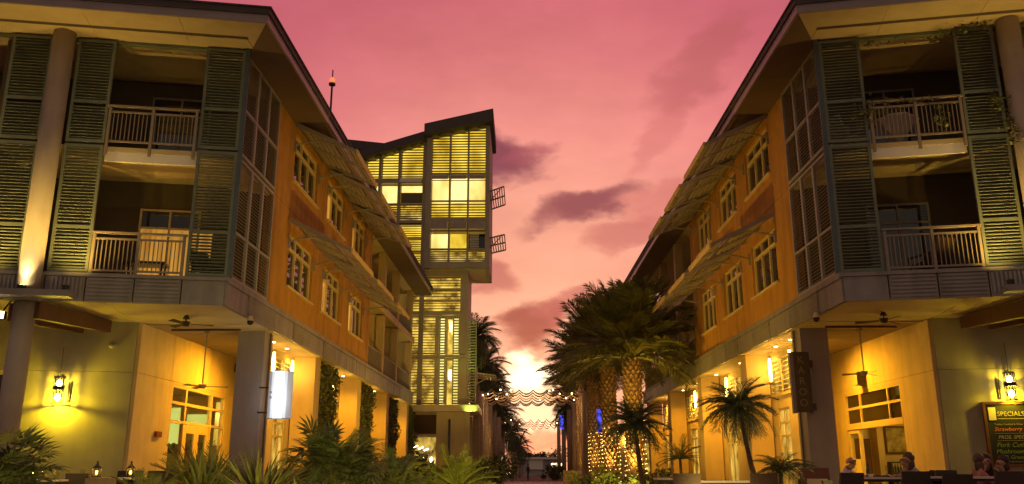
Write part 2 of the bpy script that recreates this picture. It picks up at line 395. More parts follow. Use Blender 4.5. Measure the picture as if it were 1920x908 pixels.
def building(sg, O, label, sv):
    fr = Frames(sg, O); F = fr.F; S = fr.S
    root = thing('shop_building', label, 'building', (O[0], O[1], 0), 'ochre buildings facing each other across the promenade')
    def vv(v): return 3.5 + (v - 3.5) * sv if v > 3.5 else v
    VE = vv(19.3)               # end of the ochre wall
    Fb = lambda: MB(F)
    Sb = lambda: MB(S)
    # ---- cores (dark rooms behind balconies)
    core = [S(3.62, .34)[:2], S(VE - .02, .34)[:2], S(VE - .02, 2.5)[:2], S(29.2, 2.5)[:2], S(29.2, 10)[:2], F(10, 2.75)[:2], F(.95, 2.75)[:2]]
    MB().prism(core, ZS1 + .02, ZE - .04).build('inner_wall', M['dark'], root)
    # ---- slab
    slab = [F(0.06, .06)[:2], S(34.4, .06)[:2], S(34.4, 10.4)[:2], F(10.4, 10)[:2], F(10.4, .06)[:2]]
    MB().prism(slab, ZS0 + .03, ZS1).build('floor_slab', M['backing'], root)
    # soffit boards of the corner recess and panels beyond
    pv1 = MB().prism([F(.1, .1)[:2], S(3.0, .1)[:2], S(2.9, 3.4)[:2], F(2.9, 3.2)[:2], F(2.95, .1)[:2]], ZS0, ZS0 + .025)
    pv1.build('soffit_panel', M['soffit'], root)
    for i in range(22):
        v = 3.06 + i * .36
        Sb().box(v, v + .305, .1, 3.36, ZS0 - .005, ZS0 + .026).build('soffit_board', M['soffit'], root)
    for i in range(10):
        v = 11.1 + i * 2.35
        Sb().box(v, v + 2.33, .1, 1.2, ZS0, ZS0 + .026).build('soffit_panel', M['soffit'], root)
    MB().prism([F(2.97, .1)[:2], F(6.3, .1)[:2], F(6.3, 3.2)[:2], F(2.92, 3.2)[:2]], ZS0, ZS0 + .025).build('soffit_panel', M['soffit'], root)
    MB().prism([F(6.32, .1)[:2], F(10.3, .1)[:2], F(10.3, 3.2)[:2], F(6.32, 3.2)[:2]], ZS0, ZS0 + .025).build('soffit_panel', M['soffit'], root)
    # ---- fascia panels: street side
    v = 0.0; k = 0
    while v < 34.3:
        L = (1.75, 2.55)[k % 2] if k < 2 else 2.05
        v1 = min(v + L, 34.4)
        b = Sb().box(v + .026, v1 - .026, .0, .05, ZS0, ZS1 - .1)
        if k % 2 == 1 and k < 6:
            for r in range(8): b.box(v + .05, v1 - .05, -.022, -.002, ZS0 + .05 + r * .078, ZS0 + .092 + r * .078)
        b.build('fascia_panel', M['fascia'] if k > 0 else M['fascia'], root)
        v = v1; k += 1
    Sb().box(-.0, 34.4, -.04, .10, ZS1 - .095, ZS1 + .06).build('ledge', M['winframe'] if False else M['fascia'], root)
    # ---- fascia panels: front
    for (u0, u1, kind) in ((0.03, 1.12, 'p'), (1.12, 2.28, 'h'), (2.28, 3.45, 'h'), (3.45, 4.42, 'v'), (4.42, 5.06, 'p'), (5.06, 6.4, 'v'), (6.4, 8.4, 'v'), (8.4, 10.4, 'v')):
        b = Fb().box(u0 + .018, u1 - .018, 0, .05, ZS0, ZS1 - .07)
        if kind == 'h':
            for r in range(6): b.box(u0 + .05, u1 - .05, -.03, -.002, ZS0 + .06 + r * .098, ZS0 + .115 + r * .098)
        if kind == 'v':
            n = int((u1 - u0 - .1) / .1)
            for r in range(n): b.box(u0 + .06 + r * .1, u0 + .115 + r * .1, -.035, -.002, ZS0 + .08, ZS1 - .09)
        b.build('fascia_panel', M['fascia'], root)
    Fb().box(-.03, 10.4, -.05, .10, ZS1 - .065, ZS1 + .03).build('ledge', M['fascia'], root)
    # ---- corner post
    Fb().box(-.10, .02, .02, .16, ZS1 + .06, ZE).build('corner_post', M['bluegrey'], root)
    Sb().box(.17, .40, .04, .14, ZS1 + .06, ZE).build('corner_post', M['bluegrey'], root)
    # ---- side screens, three columns on two floors
    sm_cache = {}
    for (z0, z1, zm) in ((ZS1 + .12, ZF - .05, 7.2), (ZF + .05, ZE - .02, 10.75)):
        for i in range(3):
            a0, a1 = .44 + i * 1.04, .44 + (i + 1) * 1.04
            b = Sb()
            b.box(a0, a0 + .06, .06, .14, z0, z1); b.box(a1 - .06, a1, .06, .14, z0, z1)
            for z in (z0, zm - .035, z1 - .07): b.box(a0 + .06, a1 - .06, .062, .138, z, z + .07)
            p = b.build('louvre_screen', M['screen'], root)
            bl = Sb(); z = z0 + .1
            while z < z1 - .1:
                if abs(z - zm) > .07:
                    bl.hexa([(a0 + .06, .07, z), (a1 - .06, .07, z), (a1 - .06, .14, z + .05), (a0 + .06, .14, z + .05)],
                            [(a0 + .06, .07, z + .014), (a1 - .06, .07, z + .014), (a1 - .06, .14, z + .064), (a0 + .06, .14, z + .064)])
                z += .095
            tag(bl.build('louvre_blade', M['blade'], p), kind='stuff')
    # ---- sliding shutters on the front
    def shutter(u0, u1, z0, z1, zm):
        b = Fb()
        b.box(u0, u0 + .075, .03, .11, z0, z1); b.box(u1 - .075, u1, .03, .11, z0, z1)
        for z in (z0, zm - .05, z1 - .09): b.box(u0 + .075, u1 - .075, .032, .108, z, z + .09)
        p = b.build('shutter', M['shutter'], root)
        key = round(u1 - u0, 3)
        if key not in sm_cache:
            sm_cache[key] = slat_mesh('shutter_slat', None, (fr.u, fr.w), u1 - u0 - .15, .085, .018, -12, M['shutter'])
        z = z0 + .13
        while z < z1 - .12:
            if abs(z - zm) > .09:
                inst('slat', sm_cache[key], p, F((u0 + u1) / 2, .07, z))
            z += .087
    for (z0, z1, zm) in ((ZS1 + .05, ZF - .03, 7.06), (ZF + .03, ZE - .06, 10.55)):
        for (u0, u1) in ((.02, 1.07), (3.45, 4.42), (5.06, 6.08)): shutter(u0, u1, z0, z1, zm)
    # header rail over the shutters
    Fb().box(.0, 10.3, .12, .26, ZE - .09, ZE - .01).build('header_rail', M['shutter'], root)
    # ---- balcony floors and fronts
    Fb().box(1.09, 10.3, .14, 2.7, ZF - .16, ZF - .03).build('balcony_floor', M['soffit'], root)
    Fb().box(1.09, 3.43, .16, .24, ZF - .43, ZF - .163).build('balcony_beam', M['white'], root)
    MB().prism([F(.2, .2)[:2], S(3.5, .2)[:2], F(1.07, 2.7)[:2], F(1.07, .2)[:2]], ZF - .16, ZF - .03).build('balcony_floor', M['soffit'], root)
    def railing(z, drop):
        p = Fb().box(1.09, 3.45, -.045, .075, z + 1.062, z + 1.11).build('railing', M['rail'], root)
        for u in (1.16, 2.28, 3.38):
            Fb().box(u - .035, u + .035, -.02, .05, z - drop, z + 1.06).build('rail_post', M['rail'], p)
        for zz in (.06, .90):
            for (ua, ub) in ((1.195, 2.245), (2.315, 3.345)): Fb().box(ua, ub, -.005, .035, z + zz, z + zz + .05).build('rail_bar', M['rail'], p)
        me = Fb().box(-.011, .011, -.008, .014, 0, .785)
        me.v = [q - Vector((O[0], O[1], 0)) for q in me.v]
        me = me.mesh('baluster', M['rail'])
        for i in range(20):
            u = 1.16 + (i + 1) * (3.38 - 1.16) / 21
            if abs(u - 2.28) > .05: inst('baluster', me, p, F(u, .012, z + .112))
    railing(ZS1 + .03, .0); railing(ZF, .30)
    # party walls of the balcony and the back wall door
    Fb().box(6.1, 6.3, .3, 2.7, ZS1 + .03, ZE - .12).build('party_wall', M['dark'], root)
    for lvl, z in enumerate((ZS1 + .02, ZF)):
        warm = (sg < 0 and lvl == 0)
        b = Fb()
        u0, u1 = (1.35, 3.05)
        for uu in (u0, u0 + .82, u1 - .06): b.box(uu, uu + .06, 2.66, 2.73, z, z + 2.55)
        for zz in (z + 1.95, z + 2.49): b.box(u0 + .06, u0 + .82, 2.662, 2.728, zz, zz + .06).box(u0 + .88, u1 - .06, 2.662, 2.728, zz, zz + .06)
        d = b.build('balcony_door', M['winframe'] if warm else M['blade'], root)
        for (q0, q1) in ((u0 + .06, u0 + .82), (u0 + .88, u1 - .06)):
            Fb().box(q0, q1, 2.69, 2.71, z + .02, z + 1.95).build('pane', M['litcurtain'] if warm else M['darkglass'], d)
            Fb().box(q0, q1, 2.69, 2.71, z + 2.01, z + 2.49).build('transom_pane', M['darkglass'], d)
        if warm:
            lamp('AREA', 'room_light', F(2.2, 2.45, z + 1.0), 26, (1, .5, .1), root, F(2.2, 0, z + .9), (1.5, 1.6))
            # lit room seen through the corner shutter
            MB(F).box(.98, 1.33, 2.66, 2.70, z + .1, z + 1.95).build('side_pane', M['litcurtain'], d)
    # ---- roof: eave, soffit panels, fascia
    EW, EA = -1.60, -1.02
    def cornerpt(ew, ea):
        # intersection of front line w=ew and side line a=ea, given in F u
        lo, hi = -4, 4
        for _ in range(50):
            m = (lo + hi) / 2
            if fr.Fl(m, ew)[1] < ea: lo = m
            else: hi = m
        return m
    uc = cornerpt(EW, EA); vc = fr.Fl(uc, EW)[0]
    def roofpoly(d):
        u = cornerpt(EW - d, EA - d)
        return [F(u, EW - d)[:2], S(34.9 + d, EA - d)[:2], S(34.9 + d, 10.6)[:2], F(10.6, 10.2)[:2], F(10.6, EW - d)[:2]]
    MB().prism(roofpoly(-.05), ZE + .02, ZE + .10).build('soffit_backing', M['soffit'], root)
    # front soffit panels: outer band, dark vent strip, inner band
    us = [uc, 1.55, 3.95, 6.35, 8.75, 10.5]
    for i in range(5):
        for (w0, w1) in ((EW + .06, -.66), (-.50, .9)):
            ua, ub = us[i], us[i + 1]
            la = cornerpt(w0, EA + .06) if i == 0 else ua + .006
            lb = cornerpt(w1, EA + .06) if i == 0 else ua + .006
            if i == 0 and w0 > -.6: la = cornerpt(w0, -.16); lb = cornerpt(w1, -.16)
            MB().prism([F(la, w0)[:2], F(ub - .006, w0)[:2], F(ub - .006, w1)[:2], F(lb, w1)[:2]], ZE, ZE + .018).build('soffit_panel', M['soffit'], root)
    MB().prism([F(cornerpt(-.66, -.2), -.655)[:2], F(10.5, -.655)[:2], F(10.5, -.505)[:2], F(cornerpt(-.5, -.2), -.505)[:2]], ZE + .006, ZE + .018).build('vent_strip', M['vent'], root)
    v = 0
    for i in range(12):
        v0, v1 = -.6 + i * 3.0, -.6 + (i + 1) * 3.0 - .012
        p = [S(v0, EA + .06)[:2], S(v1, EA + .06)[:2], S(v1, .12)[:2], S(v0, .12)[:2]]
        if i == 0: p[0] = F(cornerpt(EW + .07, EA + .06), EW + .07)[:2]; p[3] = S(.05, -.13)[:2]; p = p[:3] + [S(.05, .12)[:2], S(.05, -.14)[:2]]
        MB().prism(p, ZE - .004, ZE + .014).build('soffit_panel', M['shadesoffit'], root)
    def ring(d, t, z0, z1, name, m):
        o = [F(cornerpt(EW - d, EA - d), EW - d), ]
        i_ = [F(cornerpt(EW - d + t, EA - d + t), EW - d + t)]
        b = MB()
        b.prism([F(10.6, EW - d)[:2], o[0][:2], i_[0][:2], F(10.6, EW - d + t)[:2]], z0, z1)
        b.build(name, m, root)
        b = MB(); b.prism([o[0][:2], S(34.9, EA - d)[:2], S(34.9, EA - d + t)[:2], i_[0][:2]], z0, z1)
        b.build(name, m, root)
    ring(0, .06, ZE - .03, ZE + .20, 'gutter', M['gutter'])
    ring(.05, .12, ZE + .203, ZE + .37, 'eave_fascia', M['roof'])
    MB().prism(roofpoly(.09), ZE + .372, ZE + .41).build('roof', M['roof'], root)
    MB().prism(roofpoly(-.9), ZE + .412, ZE + .60).build('roof', M['roof'], root)
    # ---- round column, through both storeys and down to the terrace
    col = MB().tube([F(4.74, -.12, 5.22), F(4.74, -.12, ZE - .02)], .275, 24).build('column', M['column'], root, smooth=False)
    for p in col.data.polygons: p.use_smooth = len(p.vertices) == 4
    c2 = MB().tube([F(4.74, -.12, 0), F(4.74, -.12, 5.0)], .26, 24).build('column', M['pillar'], root)
    for p in c2.data.polygons: p.use_smooth = len(p.vertices) == 4
    Fb().box(4.36, 5.12, -.62, .0, 5.02, 5.20).box(3.5, 5.98, -.98, -.625, 5.04, 5.195).build('column_bracket', M['fascia'], root)
    ul = MB().tube([F(4.74, -.52, 5.2), F(4.74, -.52, 5.36)], [.09, .11], 12).build('uplight', M['black'], root)
    MB().tube([F(4.74, -.52, 5.345), F(4.74, -.52, 5.365)], .09, 12).build('lamp_lens', M['warm'], ul)
    lamp('SPOT', 'uplight_beam', F(4.74, -.52, 5.40), 90, (1, .66, .24), root, F(4.74, -.40, 8.2), angle=80, blend=1.0, radius=.05)
    for uq, ut in ((3.62, 3.75), (5.86, 5.7)):  # two extra uplights added to brighten the shutters beside the column
        u2 = MB().tube([F(uq, -.86, 5.2), F(uq, -.86, 5.32)], [.07, .09], 12).build('uplight', M['black'], root)
        MB().tube([F(uq, -.86, 5.29), F(uq, -.86, 5.305)], .06, 12).build('lamp_lens', M['warm'], u2)
        lamp('SPOT', 'uplight_beam', F(uq, -.86, 5.37), 430, (1, .63, .12), root, F(ut, .1, 8.8), angle=104, blend=1.0, radius=.06)
    # ---- ochre wall panels with window openings
    cols = [(3.56, vv(9.5)), (vv(9.5), vv(14.15)), (vv(14.15), VE)]
    wins = [(vv(5.62), vv(8.72)), (vv(10.32), vv(13.3)), (vv(15.02), vv(17.95))]
    for (za, zb, zw0, zw1) in ((ZS1 + .07, ZF, 6.82, 8.62), (ZF, ZE - .005, 10.45, 12.15)):
        for (va, vb), (w0, w1) in zip(cols, wins):
            g = .008
            b = Sb()
            b.box(va + g, w0, .12, .34, za + g, zb - g); b.box(w1, vb - g, .12, .34, za + g, zb - g)
            b.box(w0, w1, .12, .34, za + g, zw0); b.box(w0, w1, .12, .34, zw1, zb - g)
            b.build('wall_panel', M['ochre'], root)
            # window
            f = Sb(); d0, d1 = .20, .29
            n = 3; zt = zw1 - .48
            f.box(w0, w0 + .09, d0, d1, zw0, zw1); f.box(w1 - .09, w1, d0, d1, zw0, zw1)
            f.box(w0 + .09, w1 - .09, d0, d1, zw0, zw0 + .08); f.box(w0 + .09, w1 - .09, d0, d1, zw1 - .07, zw1)
            f.box(w0 + .09, w1 - .09, d0 - .01, d1, zt - .05, zt + .05)
            cw = (w1 - w0 - .18) / n
            for i in (1, 2): f.box(w0 + .09 + i * cw - .045, w0 + .09 + i * cw + .045, d0 - .005, d1, zw0 + .08, zw1 - .07)
            wo = f.build('window', M['winframe'], root)
            for i in range(n):
                q0, q1 = w0 + .09 + i * cw, w0 + .09 + (i + 1) * cw
                Sb().box(q0, q1, .265, .275, zw0 + .07, zt).build('pane', M['litcurtain'] if (sg < 0 and w0 > 9 and i == 0) else M['darkglass'], wo)
                Sb().box(q0, q1, .265, .275, zt, zw1 - .06).build('transom_pane', M['darkglass'], wo)
            Sb().box(w0 - .12, w1 + .12, .03, .21, zw0 - .07, zw0 - .003).build('sill', M['winframe'], wo)
    Sb().box(3.6, VE - .03, .30, .36, ZS1 + .07, ZE - .1)  # (kept thin; the joints show the core behind)
    Sb().box(VE - .0, VE + .30, .10, 2.4, ZS1 + .07, ZE - .006).build('wall_end', M['ochre'], root)
    # ---- sunshades over the windows
    for (zt, dz) in ((ZE - .06, 1.0), (8.98, 1.05)):
        for (w0, w1) in wins:
            v0, v1 = w0 - .28, w1 + .30
            a0, a1 = .06, -2.02
            zo = lambda a: zt - dz * (a0 - a) / (a0 - a1)
            b = Sb()
            for (q0, q1) in ((v0, v0 + .07), (v1 - .07, v1), ((v0 + v1) / 2 - .05, (v0 + v1) / 2 + .05)):
                b.hexa([(q0, a0, zo(a0) - .09), (q1, a0, zo(a0) - .09), (q1, a1, zo(a1) - .05), (q0, a1, zo(a1) - .05)],
                       [(q0, a0, zo(a0) + .07), (q1, a0, zo(a0) + .07), (q1, a1, zo(a1) + .05), (q0, a1, zo(a1) + .05)])
            for aa, wd in ((-.02, .16), (-1.22, .20)):
                b.hexa([(v0 + .07, aa, zo(aa) - .02), (v1 - .07, aa, zo(aa) - .02), (v1 - .07, aa - wd, zo(aa - wd) - .02), (v0 + .07, aa - wd, zo(aa - wd) - .02)],
                       [(v0 + .07, aa, zo(aa) + .02), (v1 - .07, aa, zo(aa) + .02), (v1 - .07, aa - wd, zo(aa - wd) + .02), (v0 + .07, aa - wd, zo(aa - wd) + .02)])
            sh = b.build('sunshade', M['awning'], root)
            Sb().box(v0, v1, a1 - .05, a1 + .0, zo(a1) - .10, zo(a1) + .07).build('front_bar', M['pillar_c'], sh)
            key = ('aw', round(v1 - v0, 2))
            if key not in sm_cache:
                sm_cache[key] = slat_mesh('sunshade_slat', None, (fr.v, fr.a), v1 - v0 - .14, .09, .022, -8, M['awning'])
            aa = -.24
            while aa > a1 + .06:
                if not (-1.45 < aa < -1.19): inst('slat', sm_cache[key], sh, S((v0 + v1) / 2, aa, zo(aa)))
                aa -= .20
            for q in (v0 + .15, v1 - .15):
                pts = [S(q, .10, zt - .72), S(q, -.30, zt - .62), S(q, -.8, zt - .56), S(q, -1.3, zo(-1.3) - .07)]
                MB().tube(pts, .032, 6).build('arm', M['awning'], sh)
                MB(S).box(q - .05, q + .05, .05, .12, zt - .95, zt - .55).build('arm_bracket', M['awning'], sh)
    # ---- open balconies at the far end
    for z in (ZF,):
        Sb().box(VE + .3, 34.2, .06, 2.48, z - .28, z - .02).build('balcony_floor', M['soffit'], root)
        Sb().box(VE + .3, 34.2, -.02, .06, z - .36, z + .02).build('balcony_edge', M['cream'], root)
    for v in (VE + 4.4, VE + 8.9, 33.8):
        if v > 33.9: continue
        for (z0, z1) in ((ZS1 + .06, ZF - .36), (ZF + .02, ZE - .006)):
            Sb().box(v - .2, v + .2, .10, .5, z0, z1).build('balcony_post', M['pillar_c'], root)
    Sb().box(VE + .3, 29.2, 2.42, 2.50, ZS1 + .06, ZE - .02).build('balcony_back_wall', M['greygreen'], root)
    for v in (VE + 4.4, VE + 8.9):
        Sb().box(v - .08, v + .08, .52, 2.42, ZS1 + .06, ZF - .3).build('party_wall', M['cream'], root)
    for z in (ZS1 + .06, ZF + .02):
        b = Sb(); v = VE + .36
        b.box(v, 33.6, .14, .20, z + 1.0, z + 1.07).box(v, 33.6, .15, .19, z + .05, z + .1)
        while v < 33.6: b.box(v, v + .03, .155, .185, z + .1, z + 1.0); v += .14
        b.build('railing', M['rail'], root)
    # ---- street pillars
    for i, v in enumerate((4.2, 10.4, 18.2, 26.1, 33.6)):
        b = Sb()
        a0, a1 = .24, 1.06
        b.box(v, v + .82, a0, a1, 0, ZS0 - .003)
        p = b.build('pillar', M['pillar'] if i == 0 else M['pillar_c'], root)
        if i == 0:
            MB().tube([S(v + .40, a0 - .06, 0), S(v + .40, a0 - .06, ZS0 - .02)], .03, 8).build('downpipe', M['vent'], p)
    # ---- shop front behind the pillars (plane a = 1.06 .. 1.26)
    bays = [(5.05, 10.35), (11.25, 18.15), (19.05, 26.05), (26.95, 33.55)]
    for v in (10.36, 18.16, 26.06):
        Sb().box(v, v + .88, 1.11, 1.27, 0, ZS0 - .006).build('shop_wall', M['cream'], root)
    for bi, (v0, v1) in enumerate(bays):
        zl, zh = 3.62, 4.86
        Sb().box(v0, v1, 1.10, 1.26, zh, ZS0 - .004).build('shop_wall', M['cream'], root)
        # louvred window band
        b = Sb()
        b.box(v0, v1, 1.06, 1.2, zl - .10, zl); b.box(v0, v1, 1.08, 1.2, zh - .07, zh - .002)
        nm = 5 if v1 - v0 > 6 else 4
        for k in range(nm + 1):
            vk = v0 + (v1 - v0) * k / nm
            b.box(max(vk - .07, v0), min(vk + .07, v1), 1.085, 1.19, zl, zh - .07)
        lw = b.build('louvre_window', M['winframe'], root)
        for k in range(nm):
            q0, q1 = v0 + (v1 - v0) * k / nm + .07, v0 + (v1 - v0) * (k + 1) / nm - .07
            key = ('lw', round(q1 - q0, 2))
            if key not in sm_cache: sm_cache[key] = slat_mesh('window_slat', None, (fr.v, fr.a), q1 - q0, .10, .02, 30, M['winframe'])
            for r in range(7): inst('slat', sm_cache[key], lw, S((q0 + q1) / 2, 1.12, zl + .10 + r * .158))
            Sb().box(q0, q1, 1.20, 1.23, zl, zh - .08).build('pane', M['litS'], lw)
        # wall below with a glazed door or window per half bay
        n = 2
        for k in range(n):
            q0, q1 = v0 + (v1 - v0) * k / n, v0 + (v1 - v0) * (k + 1) / n
            d0, d1 = q0 + (q1 - q0) * .30, q1 - (q1 - q0) * .22
            Sb().box(q0 + .004, d0, 1.10, 1.26, 0, zl - .105).box(d1, q1 - .004, 1.10, 1.26, 0, zl - .105).box(d0, d1, 1.10, 1.26, 3.1, zl - .105).build('wall_panel', M['cream'], root)
            b = Sb()
            b.box(d0, d0 + .09, 1.12, 1.2, 0, 3.1); b.box(d1 - .09, d1, 1.12, 1.2, 0, 3.1)
            for z in (.0, 2.1, 2.55, 3.02): b.box(d0 + .09, d1 - .09, 1.122, 1.198, z, z + .08)
            b.box((d0 + d1) / 2 - .05, (d0 + d1) / 2 + .05, 1.121, 1.199, .08, 3.02)
            dd = b.build('shop_door', M['winframe'], root)
            for (s0, s1) in ((d0 + .09, (d0 + d1) / 2 - .05), ((d0 + d1) / 2 + .05, d1 - .09)):
                for (z0, z1) in ((.08, 2.1), (2.18, 2.55), (2.63, 3.02)):
                    Sb().box(s0, s1, 1.15, 1.165, z0, z1).build('pane', M['litS'], dd)
    # ---- corner recess: side wall, end wall, front wall
    za = 3.67
    RW = 3.33
    def recess_panel(v0, v1, z0, z1): Sb().box(v0 + .005, v1 - .005, RW, RW + .2, z0 + .005, z1 - .005).build('wall_panel', M['cream'], root)
    if sg < 0: o0, o1, oz = 5.16, 9.92, 3.60
    else: o0, o1, oz = 4.86, 9.32, 3.56
    recess_panel(2.62, o0, 0, za); recess_panel(o1, 11.2, 0, za)
    Sb().box(o0, o1, RW, RW + .2, oz, za - .005).build('wall_panel', M['cream'], root)
    for (v0, v1) in ((2.62, 5.0), (5.0, 8.1), (8.1, 11.2)): recess_panel(v0, v1, za, ZS0 - .006)
    Sb().box(2.9, 11.2, RW + .18, RW + .24, za, ZS0 - .01).build('wall_backing', M['backing'], root)
    Sb().box(10.98, 11.18, 1.28, RW - .004, 0, ZS0 - .012).build('wall_panel', M['cream'], root)
    for (z0, z1) in ((0, za), (za, ZS0 - .002)):
        for (u0, u1) in ((2.88, 6.1), (6.1, 10.4)):
            if u0 > 6 and z0 == 0:
                continue
            Fb().box(u0 + (.0 if u0 < 3 else .005), u1 - .005, 3.15, 3.4, z0 + .005, z1 - .005).build('wall_panel', M['greygreen'], root)
    Fb().box(3.1, 10.4, 3.38, 3.46, 0, ZS0 - .01).build('wall_backing', M['backing'], root)
    # far window of the front wall (glimpsed past the column)
    b = Fb(); b.box(6.1, 6.2, 3.15, 3.3, 0, za).box(7.9, 8.0, 3.15, 3.3, 0, za).box(6.2, 7.9, 3.16, 3.29, 0.01, .1).box(6.2, 7.9, 3.16, 3.29, 2.35, 2.45).box(6.2, 7.9, 3.16, 3.29, za - .12, za)
    fw = b.build('window', M['winframe'], root)
    Fb().box(6.2, 7.9, 3.24, 3.26, 0, 2.35).build('pane', M['litS'], fw); Fb().box(6.2, 7.9, 3.24, 3.26, 2.45, za - .12).build('transom_pane', M['darkglass'], fw)
    Fb().box(8.0, 10.4, 3.15, 3.35, 0, za).build('wall_panel', M['greygreen'], root)
    # room behind the recess
    rb = Sb(); rb.box(o0 - 1.0, o1 + 1.6, 8.0, 8.15, 0, 3.9); rb.box(o0 - 1.1, o0 - 1.0, RW + .25, 8.0, 0, 3.9); rb.box(o1 + 1.5, o1 + 1.6, RW + .25, 8.0, 0, 3.9)
    rb.box(o0 - 1.0, o1 + 1.5, RW + .25, 8.0, 3.75, 3.9); rb.box(o0 - 1, o1 + 1.5, RW + .22, 8.0, -.05, .02)
    rb.build('room_wall', M['roomwall'] if sg < 0 else M['cream'], root)
    lamp('POINT', 'room_light', S(o0 + 1.6, 5.6, 3.2), 330 if sg < 0 else 150, (1, .70, .14), root, radius=.25)
    if sg < 0:
        # glazed entrance: three columns, two transom rows, a pair of doors
        b = Sb(); f0, f1 = RW + .02, RW + .14
        cols3 = (o0, o0 + 1.18, o1 - 1.3, o1)
        for x in (o0, o1 - .1): b.box(x, x + .1, f0, f1, 0, oz)
        for x in (cols3[1], cols3[2]): b.box(x - .06, x + .06, f0 - .005, f1, 0, oz)
        for (x0, x1) in ((o0 + .1, cols3[1] - .06), (cols3[1] + .06, cols3[2] - .06), (cols3[2] + .06, o1 - .1)):
            for z in (0.0, 2.42, 3.0, oz - .09): b.box(x0, x1, f0, f1, z, z + .09)
        en = b.build('glazed_entrance', M['winframe'], root)
        for (x0, x1) in ((o0 + .1, cols3[1] - .06), (cols3[1] + .06, cols3[2] - .06), (cols3[2] + .06, o1 - .1)):
            for (z0, z1) in ((.09, 2.42), (2.51, 3.0), (3.09, oz - .09)):
                if x0 > o0 + .5 and x0 < cols3[2] and z0 < 1: continue
                Sb().box(x0, x1, f0 + .05, f0 + .06, z0, z1).build('pane', M['pane'], en)
        mid = (cols3[1] + cols3[2]) / 2
        for (x0, x1) in ((cols3[1] + .07, mid - .01), (mid + .01, cols3[2] - .07)):
            b = Sb(); b.box(x0, x0 + .2, f0 + .01, f0 + .07, .1, 2.4).box(x1 - .2, x1, f0 + .01, f0 + .07, .1, 2.4).box(x0 + .2, x1 - .2, f0 + .01, f0 + .07, .1, .4).box(x0 + .2, x1 - .2, f0 + .01, f0 + .07, 2.15, 2.4)
            dr = b.build('door', M['winframe'], root)
            Sb().box(x0 + .2, x1 - .2, f0 + .03, f0 + .04, .4, 2.15).build('pane', M['pane'], dr)
            hx = x1 - .1 if x0 < mid - .5 else x0 + .1
            MB().tube([S(hx, f0 - .04, .95), S(hx, f0 - .04, 1.35)], .02, 6).build('handle', M['black'], dr)
        # things inside the room: a counter, a shelf and lit wall panels
        ve = o1 + 1.5
        Sb().box(ve - .9, ve - .3, 4.2, 7.6, .02, 1.1).build('counter', M['timber'], root)
        sh = Sb().box(ve - .35, ve - .02, 4.4, 7.2, 1.72, 1.79).build('shelf', M['black'], root)
        for i in range(12): Sb().box(ve - .25, ve - .16, 4.5 + i * .22, 4.6 + i * .22, 1.792, 1.95 + .15 * rng.random()).build('bottle', M['bottle'], sh)
        lp = lit('lit_green_wall_panel', (.55, .62, .08), (.85, .92, .25), .9, 1.1, .4)
        Sb().box(ve - .06, ve - .01, 5.45, 6.1, 1.95, 3.3).build('lit_wall_panel', lp, root)
        Sb().box(ve - .06, ve - .01, 4.55, 5.3, 2.35, 3.05).build('lit_wall_panel', lp, root)
        Sb().box(ve - .06, ve - .01, 4.0, 4.22, 1.9, 3.5).build('lit_wall_panel', M['litB'], root)
        for x in (o0 + 1.7, o0 + 3.1): MB().ball(S(x, 5.2, 2.95), .13, 10, 6).build('lamp_shade', M['bulb'], root)
    else:
        # folding window band over a wide opening
        b = Sb(); f0, f1 = RW + .02, RW + .14
        xs = [o0, o0 + .95, o0 + 3.2, o1]
        b.box(o0, o1, f0 - .03, f1 + .02, 2.33, 2.53); b.box(o0, o1, f0, f1, oz - .09, oz)
        b.box(o0, o0 + .09, f0, f1, 2.532, oz - .092); b.box(o1 - .09, o1, f0, f1, 2.532, oz - .092)
        b.box(o0 + .09, o1 - .09, f0 + .003, f1, 2.99, 3.07)
        for x in xs[1:3]: b.box(x - .045, x + .045, f0 - .003, f1 - .01, 2.532, oz - .092)
        wb = b.build('window', M['winframe'], root)
        for i in range(3):
            for (z0, z1) in ((2.53, 2.99), (3.07, oz - .09)):
                Sb().box(max(xs[i], o0 + .09), min(xs[i + 1], o1 - .09), f0 + .05, f0 + .06, z0, z1).build('pane', M['darkglass'], wb)
        # folded glass leaf at the far jamb
        b = Sb(); b.box(o1 - .95, o1 - .88, f0, f1, .02, 2.3).box(o1 - .07, o1, f0, f1, .02, 2.3).box(o1 - .88, o1 - .07, f0, f1, 2.2, 2.3).box(o1 - .88, o1 - .07, f0, f1, .02, .14)
        lf = b.build('folding_door', M['winframe'], root)
        Sb().box(o1 - .88, o1 - .07, f0 + .05, f0 + .06, .14, 2.2).build('pane', M['pane'], lf)
        Sb().box(o1 - .8, o1 - .3, f0 + .02, f0 + .045, .5, 1.35).build('notice', M['paper'], lf)
        # inside: partition, brown door
        ve = o1 + 1.5
        Sb().box(ve - .07, ve - .005, 3.95, 4.65, .02, 2.1).build('door', M['timber'], root)
        Sb().box(ve - .5, ve - .005, 4.75, 4.95, .02, 3.7).build('partition', M['cream'], root)
    # ---- lights of the arcade and the recess
    for (v, a, pw) in ((7.5, 1.36, 1900),):
        b = MB().tube([S(v, a, ZS0 - .05), S(v, a, ZS0 - .002)], .10, 14).build('downlight', M['winframe'], root)
        MB().tube([S(v, a, ZS0 - .058), S(v, a, ZS0 - .051)], .075, 14).build('lamp_lens', M['warm'], b)
        lamp('SPOT', 'downlight_beam', S(v, a, ZS0 - .09), pw, AMB, root, S(v - .8, a + 1.2, 0), angle=170, blend=1, radius=.1)
